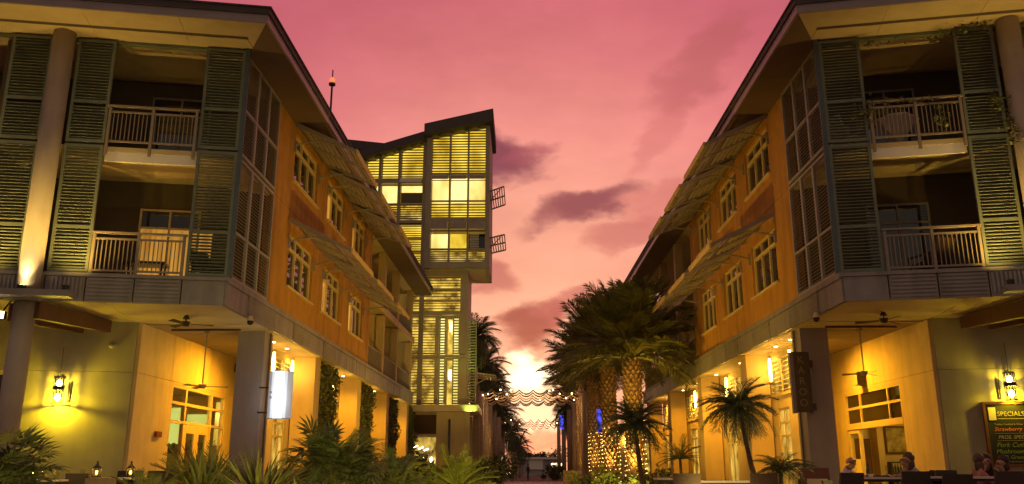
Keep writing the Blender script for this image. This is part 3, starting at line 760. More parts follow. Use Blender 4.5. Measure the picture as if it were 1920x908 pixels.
    for v in (6.3, 7.9, 12.6, 16.8, 20.6, 24.4, 28.3, 31.9):
        b = MB().tube([S(v, .62, ZS0 - .04), S(v, .62, ZS0 - .002)], .08, 12).build('downlight', M['winframe'], root)
        MB().tube([S(v, .62, ZS0 - .047), S(v, .62, ZS0 - .041)], .06, 12).build('lamp_lens', M['warm'], b)
        lamp('SPOT', 'downlight_beam', S(v, .62, ZS0 - .07), 640, AMB, root, S(v, .8, 0), angle=150, blend=1, radius=.06)
    for v in (7.45, 9.75, 16.3, 22.9, 29.9):
        s = MB().tube([S(v, .92, 3.98), S(v, .92, 4.06)], .07, 10).tube([S(v, .92, 4.88), S(v, .92, 4.96)], .07, 10)
        s.fr = S; s.box(v - .03, v + .03, .96, 1.09, 4.3, 4.45); s.fr = None
        sc_ = s.build('wall_sconce', M['winframe'], root)
        MB().tube([S(v, .92, 4.06), S(v, .92, 4.3), S(v, .92, 4.64), S(v, .92, 4.88)], [.028, .052, .052, .028], 10, caps=False).build('lamp_tube', M['tubelight'], sc_)
    return fr, root

LB, lroot = building(-1, (-7.75, 21.90), 'ochre shop building whose corner pillar carries the bright white sign', 1.0)
RB, rroot = building(1, (8.05, 21.60), 'ochre shop building whose corner pillar carries the brown vertical banner sign', .915)
# ================================================================== stair tower
TX = thing('glass_tower', 'tall louvred tower with glowing yellow rooms under a slanted dark roof', 'tower', (-6.5, 58, 0))
def tb(*boxes):
    b = MB()
    for q in boxes: b.box(*q)
    return b
_tc = {}
def tslats(parent, x0, x1, y, z0, z1, pitch, m='towerslat', zroof=None, name='slat', tilt=0, depth=.11):
    z = z0 + pitch * .5
    while z < z1:
        a, b_ = x0, x1
        if zroof is not None:
            # keep only the run lying under the sloping roof
            xr = zroof(z)
            a = max(a, xr)
        if b_ - a > .15:
            key = (round(b_ - a, 2), m, pitch, tilt)
            if key not in _tc: _tc[key] = slat_mesh('tower_slat', None, ((1, 0), (0, 1)), b_ - a, depth, .06, tilt, M[m])
            inst(name, _tc[key], parent, ((a + b_) / 2, y, z))
        z += pitch
XA0, XA1 = -6.95, -2.45
roofA = lambda x: 24.15 + (x + 6.95) * .215
# frame of the upper box
fr_ = tb((XA0, XA0 + .38, 57.9, 58.3, 14.75, 24.1), (XA1 - .30, XA1, 57.9, 58.3, 14.75, 25.0),
         (XA0, XA1, 57.86, 58.34, 14.5, 14.95), (XA0 + .38, XA1 - .30, 57.93, 58.25, 17.92, 18.15), (XA0 + .38, XA1 - .30, 57.93, 58.25, 21.28, 21.42))
for x in (-5.28, -3.98): fr_.box(x - .05, x + .05, 57.95, 58.2, 14.96, roofA(x) - .02)
fr_.build('frame', M['towerframe'], TX)
tb((XA1 - .3, XA1 + .0, 58.31, 63.5, 14.6, 24.9)).build('side_wall', M['towerframe'], TX)
tb((XA0, XA1 - .31, 63.3, 63.5, 14.6, 24.0)).build('back_wall', M['towercream'], TX)
tb((XA0 + .02, XA1 - .31, 58.35, 63.3, 14.55, 14.74)).build('floor_slab', M['soffit'], TX)
MB().hexa([(XA0 - .15, 57.3, roofA(XA0 - .15)), (XA1 + .25, 57.3, roofA(XA1 + .25)), (XA1 + .25, 64, roofA(XA1 + .25)), (XA0 - .15, 64, roofA(XA0 - .15))],
          [(XA0 - .15, 57.3, roofA(XA0) + .78), (XA1 + .25, 57.3, roofA(XA1) + .95), (XA1 + .25, 64, roofA(XA1) + .95), (XA0 - .15, 64, roofA(XA0) + .78)]).build('roof', M['roof'], TX)
baysA = ((XA0 + .38, -5.33), (-5.23, -4.03), (-3.93, XA1 - .30))
for k, (x0, x1) in enumerate(baysA):
    zt = roofA(x1) - .02
    sc1 = tb((x0, x1, 58.12, 58.16, 21.43, 21.5)).build('louvre_screen', M['towerframe'], TX)
    tslats(sc1, x0, x1, 58.1, 21.5, zt, .205, zroof=lambda z, x0=x0: max(x0, -6.95 + (z + .05 - 24.15) / .215))
    p = MB().add([(x0, 58.6, 21.43), (x1, 58.6, 21.43), (x1, 58.6, roofA(x1)), (x0, 58.6, roofA(x0))], [(0, 1, 2, 3)]); p.build('lit_pane', M['litA'], sc1)
    w = tb((x0, x1, 58.02, 58.12, 19.30, 19.42)).build('window', M['winframe'], TX); tb((x0, x1, 58.03, 58.11, 20.88, 20.93)).build('bar', M['winframe'], w)
    tb((x0, x1, 58.7, 58.74, 19.42, 21.28)).build('lit_pane', M['litB'], w)
    MB().hexa([(x0 + .04, 57.5, 20.82), (x1 - .04, 57.5, 20.82), (x1 - .04, 57.95, 21.22), (x0 + .04, 57.95, 21.22)],
              [(x0 + .04, 57.5, 20.86), (x1 - .04, 57.5, 20.86), (x1 - .04, 57.95, 21.26), (x0 + .04, 57.95, 21.26)]).build('flap', M['towerframe'], TX)
    s2 = tb((x0, x1, 58.12, 58.16, 18.16, 18.2)).build('louvre_screen', M['towerframe'], TX)
    tslats(s2, x0, x1, 58.1, 18.2, 19.3, .205)
    tb((x0, x1, 58.6, 58.64, 18.16, 19.4)).build('lit_pane', M['litA'], s2)
    MB().hexa([(x0 + .02, 57.6, 17.22), (x1 - .02, 57.6, 17.22), (x1 - .02, 57.9, 17.9), (x0 + .02, 57.9, 17.9)],
              [(x0 + .02, 57.64, 17.22), (x1 - .02, 57.64, 17.22), (x1 - .02, 57.94, 17.9), (x0 + .02, 57.94, 17.9)]).build('flap', M['towerframe'] if k else M['awning'], TX)
    w = tb((x0, x1, 58.02, 58.12, 17.12, 17.24)).build('window', M['towerframe'], TX); tb((x0, x1, 58.02, 58.12, 15.84, 15.92)).build('bar', M['towerframe'], w)
    tb((x0, x1, 58.7, 58.74, 15.92, 17.12)).build('lit_pane', M['litB'] if k == 0 else (M['litA'] if k == 1 else M['darkglass']), w)
    if k == 2: tslats(w, x0 + .1, x0 + .75, 58.4, 15.95, 17.0, .12, 'white')
    s3 = tb((x0, x1, 58.12, 58.16, 14.96, 15.0)).build('louvre_screen', M['towerframe'], TX)
    tslats(s3, x0, x1, 58.1, 15.0, 15.84, .15, 'towerframe')
    tb((x0, x1, 58.6, 58.64, 14.96, 15.84)).build('lit_pane', M['litC'], s3)
def text(name, body, size, loc, rot, m, parent=None, ext=.006, align='CENTER', shear=0.):
    c = bpy.data.curves.new(name, 'FONT'); c.body = body; c.size = size; c.extrude = ext; c.align_x = align; c.align_y = 'CENTER'; c.shear = shear
    c.materials.append(m); c.resolution_u = 3
    oc = bpy.data.objects.new(name, c); COL.objects.link(oc); dg = bpy.context.evaluated_depsgraph_get(); dg.update()
    me = bpy.data.meshes.new_from_object(oc.evaluated_get(dg)); bpy.data.objects.remove(oc)
    o = bpy.data.objects.new(name, me); COL.objects.link(o); o.rotation_euler = rot; o.location = Vector(loc)
    if parent is not None: o.parent = parent; o.location = Vector(loc) - wl(parent)
    return o
text('numeral', '12', .66, (-5.2, 57.55, 17.52), (R_(66), 0, 0), M['chalky'], TX)
# lower wing left of the box
XB0 = -11.6
roofB = lambda x: 22.75 + (x + 11.2) * .315
fb = tb((XA0 - .32, XA0 - .02, 58.5, 58.9, 5.0, 24.0), (XB0, XB0 + .25, 58.5, 58.9, 5, 22.6), (XB0 + .25, XA0 - .32, 58.53, 58.85, 20.9, 21.25), (XB0 + .25, XA0 - .32, 58.53, 58.85, 17.9, 18.12), (XB0 + .25, XA0 - .32, 58.53, 58.85, 14.6, 14.9))
for x in (-10.35, -8.95): fb.box(x - .1, x + .1, 58.55, 58.8, 14.9, roofB(x) - .03)
fb.build('frame', M['towerframe'], TX)
MB().hexa([(-13.6, 58.0, roofB(-13.6)), (-6.85, 58.0, roofB(-6.85)), (-6.85, 64, roofB(-6.85)), (-13.6, 64, roofB(-13.6))],
          [(-13.6, 58.0, roofB(-13.6) + .62), (-6.85, 58.0, roofB(-6.85) + .62), (-6.85, 64, roofB(-6.85) + .62), (-13.6, 64, roofB(-13.6) + .62)]).build('roof', M['roof'], TX)
MB().hexa([(-15.5, 60.5, 24.6), (-8.2, 60.5, 23.75), (-8.2, 66, 23.75), (-15.5, 66, 24.6)],
          [(-15.5, 60.5, 25.3), (-8.2, 60.5, 24.45), (-8.2, 66, 24.45), (-15.5, 66, 25.3)]).build('roof', M['roof'], TX)
tb((-15, -9, 61.5, 65, 22, 23.7)).build('clerestory', M['towercream'], TX)
tb((XB0, XA0 - .02, 62.8, 63.2, 5, 22.4), (XB0 - .2, XB0, 58.6, 63.2, 5, 22.4)).build('back_wall', M['towercream'], TX)
for k, (x0, x1) in enumerate(((XB0 + .25, -10.45), (-10.25, -9.05), (-8.85, XA0 - .32))):
    s1 = tb((x0, x1, 58.74, 58.78, 21.26, 21.3)).build('louvre_screen', M['towerframe'], TX)
    tslats(s1, x0, x1, 58.7, 21.3, roofB(x1), .205, zroof=lambda z, x0=x0: max(x0, -11.2 + (z + .05 - 22.75) / .315))
    MB().add([(x0, 59.2, 21.26), (x1, 59.2, 21.26), (x1, 59.2, roofB(x1)), (x0, 59.2, roofB(x0))], [(0, 1, 2, 3)]).build('lit_pane', M['litA'], s1)
    w = tb((x0, x1, 58.6, 58.7, 19.3, 19.4)).build('window', M['winframe'], TX); tb((x0, x1, 58.6, 58.7, 20.7, 20.78)).build('bar', M['winframe'], w)
    tb((x0, x1, 59.2, 59.24, 19.4, 20.9)).build('lit_pane', M['litB'], w)
    if k == 2:
        tb((x0, x1, 59.0, 59.04, 19.4, 20.3)).build('blind', M['towerslat'], w)
        MB().hexa([(x0, 57.9, 20.75), (x1, 57.9, 20.75), (x1, 58.5, 21.2), (x0, 58.5, 21.2)], [(x0, 57.9, 20.8), (x1, 57.9, 20.8), (x1, 58.5, 21.25), (x0, 58.5, 21.25)]).build('flap', M['white'], TX)
    s2 = tb((x0, x1, 58.74, 58.78, 18.13, 18.17)).build('louvre_screen', M['towerframe'], TX)
    tslats(s2, x0, x1, 58.7, 18.2, 19.3, .165)
    tb((x0, x1, 59.2, 59.24, 18.13, 19.4)).build('lit_pane', M['litC'], s2)
    for (z0, z1) in ((14.95, 15.85), (15.97, 16.82), (16.94, 17.88)):
        s3 = tb((x0, x1, 58.72, 58.8, z1, z1 + .11)).build('louvre_screen', M['towerframe'], TX)
        tslats(s3, x0, x1, 58.7, z0, z1, .165, tilt=12)
        tb((x0, x1, 59.2, 59.24, z0, z1)).build('lit_pane', M['litA'], s3)
# lower shaft
XC0, XC1 = -8.35, -3.95
tb((XC0, XC0 + .12, 58.6, 58.9, 5.2, 14.5), (XC1 - .1, XC1, 58.6, 58.9, 5.2, 14.5), (XC0 + .12, XC1 - .1, 58.62, 58.88, 14.2, 14.5),
   (XC0 + .12, XC1 - .1, 58.62, 58.88, 11.35, 11.62), (XC0 + .12, XC1 - .1, 58.62, 58.88, 8.42, 8.6)).build('frame', M['towercream'], TX)
tb((XC1 - .1, XC1 - .0, 58.91, 63, 5.2, 14.5), (XC0, XC1 - .11, 62.5, 62.7, 5.2, 14.4)).build('side_wall', M['towercream'], TX)
MB().hexa([(XC0 - .3, 58.4, 14.5), (XC1 + .1, 58.4, 14.5), (XC1 + .1, 63, 14.5), (XC0 - .3, 63, 14.5)], [(XC0 - .3, 58.4, 14.56), (XC1 + 1.2, 58.4, 14.56), (XC1 + 1.2, 63, 14.56), (XC0 - .3, 63, 14.56)]).build('soffit_panel', M['soffit'], TX)
for (z0, z1) in ((11.7, 12.35), (12.55, 13.15), (13.3, 14.1)):
    s = tb((XC0 + .12, XC1 - .1, 58.72, 58.8, z1, z1 + .09)).build('louvre_screen', M['towercream'], TX)
    tslats(s, XC0 + .14, XC1 - .5, 58.7, z0, z1, .19, tilt=12)
    tb((XC0 + .14, XC1 - .5, 59.2, 59.24, z0, z1)).build('lit_pane', M['litC'], s)
tb((XC1 - .5, XC1 - .1, 58.65, 58.85, 11.63, 14.19)).build('cladding_panel', M['towercream'], TX)
for (z0, z1) in ((5.3, 8.4), (8.65, 11.3)):
    for (x0, x1, kind) in ((-8.22, -7.2, 0), (-7.05, -6.05, 0), (-5.85, -5.40, 1), (-4.92, -4.45, 1)):
        b = tb((x0, x0 + .08, 58.62, 58.72, z0, z1), (x1 - .08, x1, 58.62, 58.72, z0, z1), (x0 + .08, x1 - .08, 58.62, 58.72, z0, z0 + .1), (x0 + .08, x1 - .08, 58.62, 58.72, z1 - .1, z1))
        s = b.build('shutter', M['towercream'] if kind == 0 else M['greenslat'], TX)
        tslats(s, x0 + .08, x1 - .08, 58.67, z0 + .12, z1 - .12, .19, 'towercream' if kind == 0 else 'greenslat', tilt=14 if kind == 0 else 34, depth=.1)
        tb((x0 + .05, x1 - .05, 59.1, 59.14, z0, z1)).build('lit_pane', M['litC'] if kind == 0 else M['litB'], s)
    bw = tb((-5.40, -4.92, 60.2, 60.25, z0, z1)).build('lit_pane', M['litC'], TX)
    tb((-6.02, -5.88, 58.62, 58.8, z0, z1), (-7.17, -7.08, 58.62, 58.8, z0, z1)).build('mullion', M['towercream'], TX)
    MB().tube([(-5.15, 59.6, z0 + 1.7), (-5.15, 59.6, z0 + 2.4)], .07, 8).build('hanging_lamp', M['bulb'], TX)
    tb((-4.42, XC1 - .1, 58.65, 58.85, z0, z1)).build('cladding_panel', M['towercream'], TX)
# green lit fin on the street side
b = tb((-3.93, -3.86, 58.7, 58.8, 5.25, 11.2), (-3.36, -3.29, 58.7, 58.8, 5.25, 11.2)); fin = b.build('fin_screen', M['greenslat'], TX)
tslats(fin, -3.86, -3.36, 58.75, 5.35, 11.1, .19, 'greenslat', tilt=34, depth=.12)
lamp('SPOT', 'fin_light', (-3.6, 57.6, 4.3), 220, (.62, 1, .16), TX, (-3.6, 58.9, 9), angle=90, blend=1)
# base slab and ground floor
tb((-8.6, -3.1, 57.9, 63, 4.78, 5.2)).build('base_slab', M['towercream'], TX)
for q in ((-8.2, -7.7, 58.4, 58.9, 0, 4.77), (-5.9, -3.7, 58.5, 58.9, 0, 4.77), (-7.68, -5.92, 58.6, 58.9, 3.2, 3.35), (-8.2, -3.7, 62, 62.2, 0, 4.7)): tb(q).build('ground_wall', M['towercream'], TX)
gl = tb((-7.68, -5.92, 58.72, 58.8, 3.36, 4.6)).build('louvre_screen', M['dark'], TX)
tslats(gl, -7.66, -5.94, 58.66, 3.4, 4.55, .15, 'timber')
tb((-7.68, -5.92, 60.5, 60.55, 0, 3.2)).build('lit_pane', M['litS'], TX)
tb((-5.1, -4.95, 58.46, 58.498, .8, 4.3)).build('slot_window', M['darkglass'], TX)
for k in range(3): MB().tube([(-7.5 + k * .35, 59.4 + .1 * k, 2.5 - .1 * k), (-7.2 + k * .35, 59.4 + .1 * k, 2.62 - .1 * k)], .035, 6).build('tube_lamp', M['bulb'], TX)
for x in (-6.7, -6.25): MB().ball((x, 59.2, 1.9 if x < -6.5 else 1.7), .09, 8, 6, (1, 1, 2.0)).build('pendant_lamp', M['bulb'], TX)
# side sunshades
def side_shade(x0, x1, y0, y1, z0, z1, m='towerframe'):
    b = MB()
    def pt(t, y, dz): return (x0 + (x1 - x0) * t, y, z0 + (z1 - z0) * t + dz)
    for (ya, yb) in ((y0, y0 + .08), (y1 - .08, y1), ((y0 + y1) / 2 - .04, (y0 + y1) / 2 + .04)):
        b.hexa([pt(0, ya, -.05), pt(1, ya, -.05), pt(1, yb, -.05), pt(0, yb, -.05)], [pt(0, ya, .05), pt(1, ya, .05), pt(1, yb, .05), pt(0, yb, .05)])
    o = b.build('sunshade', M[m], TX)
    n = 6
    for k in range(n + 1):
        t = k / n
        q = MB().hexa([pt(t - .035, y0, -.02), pt(t + .035, y0, -.02), pt(t + .035, y1, -.02), pt(t - .035, y1, -.02)], [pt(t - .035, y0, .01), pt(t + .035, y0, .01), pt(t + .035, y1, .01), pt(t - .035, y1, .01)])
        q.build('slat', M[m], o)
    MB().tube([pt(0, y0 + .2, -.7), pt(.75, y0 + .2, -.06)], .035, 6).build('arm', M[m], o)
side_shade(XA1, -1.45, 58.4, 62.8, 20.2, 20.55, 'awning')
side_shade(XA1, -1.40, 58.4, 62.8, 16.75, 17.0, 'awning')
side_shade(-3.28, -2.0, 58.6, 61.8, 7.35, 7.2, 'towercream')

# ================================================================== signs, wall lamps, fans, cameras
# bright white drum sign on the left corner pillar
c0 = LB.S(4.0, -.42, 3.02)
ws = thing('lit_sign', 'glowing white drum sign bracketed to the grey corner pillar', 'sign', (c0[0], c0[1], 2.35))
b = MB(); n = 16
def arc(rad, a0, a1, k): return [(c0[0] + rad * math.sin(R_(a0 + (a1 - a0) * i / k)), c0[1] - rad * .55 * math.cos(R_(a0 + (a1 - a0) * i / k))) for i in range(k + 1)]
def curved(pts, z0, z1):
    b = MB(); b.prism(pts + [(x, y + .05) for x, y in reversed(pts)], z0, z1); return b
curved(arc(.36, -24, 20, 8), 2.46, 3.83).build('sign_face', M['signlit'], ws)
for a0_, a1_ in ((-42, -24.2), (20.2, 38)): curved(arc(.36, a0_, a1_, 6), 2.46, 3.83).build('sign_shoulder', M['signmid'], ws)
for a0_, a1_ in ((-82, -42.2), (38.2, 82)): curved(arc(.36, a0_, a1_, 8), 2.46, 3.83).build('sign_rim', M['signsoft'], ws)
MB().prism(arc(.355, -78, 78, 14), 3.832, 3.85).prism(arc(.355, -78, 78, 14), 2.44, 2.458).build('sign_cap', M['steel'], ws)
for (ox, oy, z0_, z1_, wd) in ((-.245, -.155, 3.18, 3.24, .03), (-.25, -.152, 3.02, 3.10, .034), (-.02, -.206, 2.53, 2.55, .02)): MB().box(c0[0] + ox - wd, c0[0] + ox + wd, c0[1] + oy - .012, c0[1] + oy + .02, z0_, z1_).build('sign_mark', M['steel'], ws)
for z in (2.65, 3.38): MB().tube([(c0[0] - .33, c0[1] - .02, z), LB.S(4.19, -.0, z), LB.S(4.2, .30, z)], .025, 6).build('bracket', M['black'], ws)
lamp('POINT', 'sign_glow', (c0[0] + .05, c0[1] - .6, 3.0), 14, (.75, .86, 1), ws, radius=.2)
# brown banner sign on the right corner pillar
c1 = RB.S(3.86, .06, 3.45)
bs = thing('banner_sign', 'brown vertical sign reading KAROO on the corner pillar', 'sign', (c1[0], c1[1], 2.6))
X, Y = c1[0], c1[1]
MB().box(X - .20, X + .22, Y, Y + .12, 2.60, 4.30).build('sign_face', M['signbrown'], bs)
MB().box(X - .30, X - .205, Y - .03, Y + .14, 2.57, 4.33).build('sign_edge', M['signgrey'], bs)
MB().box(X + .225, X + .26, Y - .03, Y + .14, 2.57, 4.33).box(X - .204, X + .224, Y - .01, Y + .13, 4.303, 4.34).build('sign_edge', M['vent'], bs)
for z in (2.75, 4.0): MB().box(X + .262, X + .38, Y + .05, Y + .4, z - .1, z + .1).build('bracket', M['timber'], bs)
for i, ch in enumerate('KAROO'):
    text('lettering', ch, .30, (X + .01, Y - .008, 4.10 - i * .31), (R_(90), 0, 0), M['letter'], bs, .004)
# caged wall lanterns
def lantern(fr, label, u, z, pw=190):
    p = fr.F(u, 2.86, z); root = thing('wall_lantern', label, 'lantern', (p[0], p[1], z - .4), 'caged lanterns on the end walls')
    F = fr.F
    for (zz, h) in ((z + .37, .03), (z + .02, .10), (z - .36, .03)):
        b = MB(); n = 14
        for k in range(n):
            t0, t1 = 2 * math.pi * k / n, 2 * math.pi * (k + 1) / n
            r0, r1 = .135, .15
            q = lambda r, t, zc: F(u + r * math.cos(t), 2.86 + r * math.sin(t), zc)
            b.hexa([q(r0, t0, zz), q(r1, t0, zz), q(r1, t1, zz), q(r0, t1, zz)], [q(r0, t0, zz + h), q(r1, t0, zz + h), q(r1, t1, zz + h), q(r0, t1, zz + h)])
        b.build('hoop', M['black'], root)
    bar = MB().tube([(0, 0, -.36), (0, 0, .40)], .010, 5).mesh('cage_bar', M['black'])
    for k in range(12):
        t = 2 * math.pi * k / 12
        inst('cage_bar', bar, root, F(u + .142 * math.cos(t), 2.86 + .142 * math.sin(t), z))
    for dz in (.2, -.18):
        MB().ball(F(u, 2.86, z + dz), .070, 10, 6, (1, 1, 1.5)).build('lamp_bulb', M['warm'], root)
        lamp('POINT', 'lantern_light', F(u, 2.86, z + dz - .135), 70 if dz > 0 else pw, LEM, root, radius=.02)
    MB().tube([F(u, 2.86, z + .4), F(u, 2.86, z + 1.2)], .008, 5).build('chain', M['black'], root)
    MB().tube([F(u + .0, 3.15, z + .45), F(u - .0, 2.9, z + .45)], .02, 6).tube([F(u - .2, 3.1, z + .25), F(u - .2, 3.1, z - .3)], .02, 6).build('bracket', M['black'], root)
lantern(LB, 'caged wall lantern on the plain grey green wall above the terrace lights', 4.7, 3.1)
lantern(RB, 'caged wall lantern above the chalkboard of specials', 4.56, 3.14, 45)
# ceiling fans
def fan(label, p, drop, ang, span, m='black'):
    root = thing('ceiling_fan', label, 'fan', (p[0], p[1], p[2] - drop), 'ceiling fans under the corner soffits')
    MB().tube([(p[0], p[1], p[2]), (p[0], p[1], p[2] - drop)], .022, 8).build('rod', M[m], root)
    MB().tube([(p[0], p[1], p[2] - .10), (p[0], p[1], p[2] - .005)], [.10, .05], 12).build('canopy', M[m], root)
    MB().tube([(p[0], p[1], p[2] - drop - .14), (p[0], p[1], p[2] - drop - .02)], [.08, .12], 12).build('motor', M[m], root)
    bl = MB().hexa([(.12, -.05, -.015), (span, -.075, -.03), (span, .075, .01), (.12, .05, .005)], [(.12, -.05, -.003), (span, -.075, -.018), (span, .075, .022), (.12, .05, .017)]).mesh('fan_blade', M[m])
    for k in range(3): inst('blade', bl, root, (p[0], p[1], p[2] - drop - .08), (0, 0, R_(ang + 120 * k)))
fan('dark ceiling fan close under the soffit near the white sign building corner', LB.S(1.45, 1.58, 5.1), .16, 20, .72)
fan('dark ceiling fan close under the soffit beside the timber beam end', RB.S(1.5, 1.62, 5.1), .16, 158, .72)
fan('long rod ceiling fan hanging before the glazed entrance', LB.S(4.0, 1.95, 5.1), 1.62, 10, .75, 'awning')
fan('long rod ceiling fan hanging above the open restaurant window', RB.S(4.0, 1.95, 5.1), 1.30, 40, .6, 'awning')
for fr, lab in ((LB, 'slim dark conduit across the soffit before the glazed entrance'), (RB, 'slim dark conduit across the soffit over the open restaurant window')):
    tag(MB().tube([fr.S(3.75, .85, 5.06), fr.S(3.75, 2.95, 5.06)], .03, 6).build('conduit', M['vent'], org=fr.S(3.75, 1.9, 5.06)), lab, 'conduit', 'conduits under the corner soffits')
# dome cameras
for fr, lab in ((LB, 'small dome camera under the slab corner near the white sign'), (RB, 'small dome camera under the slab corner above the brown banner')):
    p = fr.S(1.7, -.12, 5.0)
    r_ = thing('security_camera', lab, 'camera', p, 'security cameras on the slab corners')
    MB().tube([(p[0], p[1], 5.12), (p[0], p[1], 4.98)], [.05, .10], 12).build('housing', M['winframe'], r_)
    MB().ball((p[0], p[1], 4.95), .09, 12, 8).build('dome', M['black'], r_)
# emergency light, speakers, plate
p = LB.F(3.5, 3.12, 4.42); o = MB().ball(p, .11, 12, 8, (1.2, .8, .8)).build('wall_light_housing', M['fascia'], org=p); tag(o, 'small rounded grey housing high on the grey green wall', 'wall fitting')
o = MB(LB.S).box(10.5, 10.75, 3.05, 3.325, 4.55, 4.85).build('wall_speaker', M['black'], org=LB.S(10.6, 3.2, 4.7)); tag(o, 'small black speaker on the cream recess wall by the grey pillar', 'speaker')
o = MB(RB.S).box(7.25, 7.65, 3.02, 3.325, 3.72, 4.14).build('wall_speaker', M['awning'], org=RB.S(7.4, 3.2, 3.9)); tag(o, 'brown box speaker over the restaurant window band', 'speaker')
o = MB(LB.S).box(4.15, 4.5, 3.24, 3.325, 1.94, 2.10).build('wall_plate', M['rednote'], org=LB.S(4.3, 3.3, 2.0)); tag(o, 'small maroon plate beside the glazed entrance', 'sign')
# picture, wine rack inside the right restaurant
VE_ = 9.32 + 1.5
p = RB.S(VE_ - .05, 5.4, 2.0)
pic = thing('framed_picture', 'framed abstract print on the restaurant back wall', 'picture', p)
MB(RB.S).box(VE_ - .06, VE_ - .01, 5.2, 6.1, 1.55, 2.55).build('frame', M['timber'], pic); MB(RB.S).box(VE_ - .075, VE_ - .061, 5.27, 6.03, 1.62, 2.48).build('print', M['picture'], pic)
p = RB.S(VE_ - .6, 5.3, 0)
wr = thing('wine_rack', 'dark rack of bottles and glasses in the open restaurant', 'rack', p)
MB(RB.S).box(VE_ - .8, VE_ - .5, 5.0, 6.2, .02, .08).box(VE_ - .8, VE_ - .5, 5.0, 5.05, .08, 1.28).box(VE_ - .8, VE_ - .5, 6.15, 6.2, .08, 1.28).box(VE_ - .8, VE_ - .5, 5.05, 6.15, 1.23, 1.28).box(VE_ - .8, VE_ - .5, 5.05, 6.15, .85, .9).build('rack_frame', M['black'], wr)
for i in range(11):
    q = RB.S(VE_ - .65, 5.12 + i * .098, 0)
    MB().tube([(q[0], q[1], .9), (q[0], q[1], 1.08), (q[0], q[1], 1.12), (q[0], q[1], 1.22)], [.035, .035, .014, .014], 8).build('bottle', M['bottle'], wr)
# chalkboard
fr = RB
cb = thing('chalkboard', 'framed chalkboard headed SPECIALS on the end wall', 'chalkboard', fr.F(4.6, 3.1, 1.1))
F = fr.F
MB(F).box(3.93, 5.35, 3.08, 3.14, 1.14, 2.70).build('board', M['board'], cb)
MB(F).box(3.86, 3.93, 3.04, 3.145, 1.07, 2.77).box(5.35, 5.42, 3.04, 3.145, 1.07, 2.77).box(3.93, 5.35, 3.04, 3.145, 2.70, 2.77).box(3.93, 5.35, 3.04, 3.145, 1.07, 1.14).build('frame', M['boardframe'], cb)
MB(F).box(3.99, 4.17, 3.065, 3.078, 2.28, 2.62).build('notice', M['paper'], cb)
rz = -A10
def chalk(body, size, u, z, m, sh=0.): text('lettering', body, size, F(u, 3.074, z), (R_(90), 0, rz), m, cb, .002, 'LEFT', sh)
chalk('SPECIALS', .17, 4.20, 2.44, M['chalky'])
MB(F).box(4.2, 5.0, 3.072, 3.079, 2.31, 2.325).box(4.08, 5.1, 3.072, 3.079, 1.93, 1.938).box(4.12, 5.1, 3.072, 3.079, 1.74, 1.748).build('chalk_line', M['chalky'], cb)
chalk('Todays Cocktail & Wine', .07, 4.10, 2.17, M['chalky']); chalk('Strawberry Basil', .15, 4.08, 2.04, M['chalko'], .3)
chalk('PROS. SPECIAL', .13, 4.15, 1.83, M['chalky'], .2); chalk('Pork Cutlets', .17, 4.08, 1.63, M['chalkg'], .3); chalk('Mushroom Jus', .16, 4.05, 1.46, M['chalkg'], .3)
chalk('& Greens', .14, 4.25, 1.31, M['chalkg'], .3); chalk('served with house salad', .06, 4.2, 1.2, M['chalky'])
# timber beams
for fr, labs in ((LB, ('dark timber beam end under the slab beside the left column', 'dark timber beam end nearer the grey green wall')), (RB, ('dark timber beam running out from the wall above the chalkboard', 'shorter dark timber beam behind the longer one'))):
    for i, (u0, w0, u1, w1) in enumerate(((3.55, 2.7, 4.45, -.2), (4.35, 3.0, 5.2, .3))):
        du, dw = u1 - u0, w1 - w0; L = math.hypot(du, dw); nu, nw = -dw / L * .09, du / L * .09
        b = MB(fr.F).hexa([(u0 - nu, w0 - nw, 4.72), (u0 + nu, w0 + nw, 4.72), (u1 + nu, w1 + nw, 4.6), (u1 - nu, w1 - nw, 4.6)],
                          [(u0 - nu, w0 - nw, 5.05), (u0 + nu, w0 + nw, 5.05), (u1 + nu, w1 + nw, 5.05), (u1 - nu, w1 - nw, 5.05)])
        tag(b.build('timber_beam', M['timber'], org=fr.F(u0, w0, 4.8)), labs[i], 'beam', 'timber beams under the slabs')
# floodlights on the left column
for (u, lab) in ((5.12, 'small twin floodlight head nearest the left column'), (5.42, 'small floodlight head on the outer bracket by the column')):
    p = LB.F(u, -.5, 4.62); r_ = thing('floodlight', lab, 'floodlight', p)
    MB(LB.F).box(u - .10, u + .10, -.56, -.42, 4.52, 4.70).build('housing', M['black'], r_)
    MB(LB.F).box(u - .085, u + .085, -.575, -.562, 4.53, 4.69).build('lens', M['warm'], r_)
    MB().tube([LB.F(u, -.45, 4.70), LB.F(u - .1, -.3, 5.0)], .02, 6).build('bracket', M['black'], r_)
    lamp('SPOT', 'flood_beam', LB.F(u, -.62, 4.6), 520, (1, .66, .16), r_, (4.5, 16.5, .4), angle=70, blend=1, radius=.06)
for (u, lab) in ((5.12, 'added floodlight head beside the right concrete column'), (5.42, 'outer added floodlight head by the right concrete column')):  # pair added out of view to light the planting across the terrace
    p = RB.F(u, -.5, 4.62); r_ = thing('floodlight', lab, 'floodlight', p)
    MB(RB.F).box(u - .10, u + .10, -.56, -.42, 4.52, 4.70).build('housing', M['black'], r_)
    MB(RB.F).box(u - .085, u + .085, -.575, -.562, 4.53, 4.69).build('lens', M['warm'], r_)
    MB().tube([RB.F(u, -.45, 4.70), RB.F(u - .1, -.3, 5.0)], .02, 6).build('bracket', M['black'], r_)
    lamp('SPOT', 'flood_beam', RB.F(u, -.62, 4.6), 1150, (1, .70, .18), r_, (-4.6, 14.5, .6), angle=60, blend=1, radius=.06)
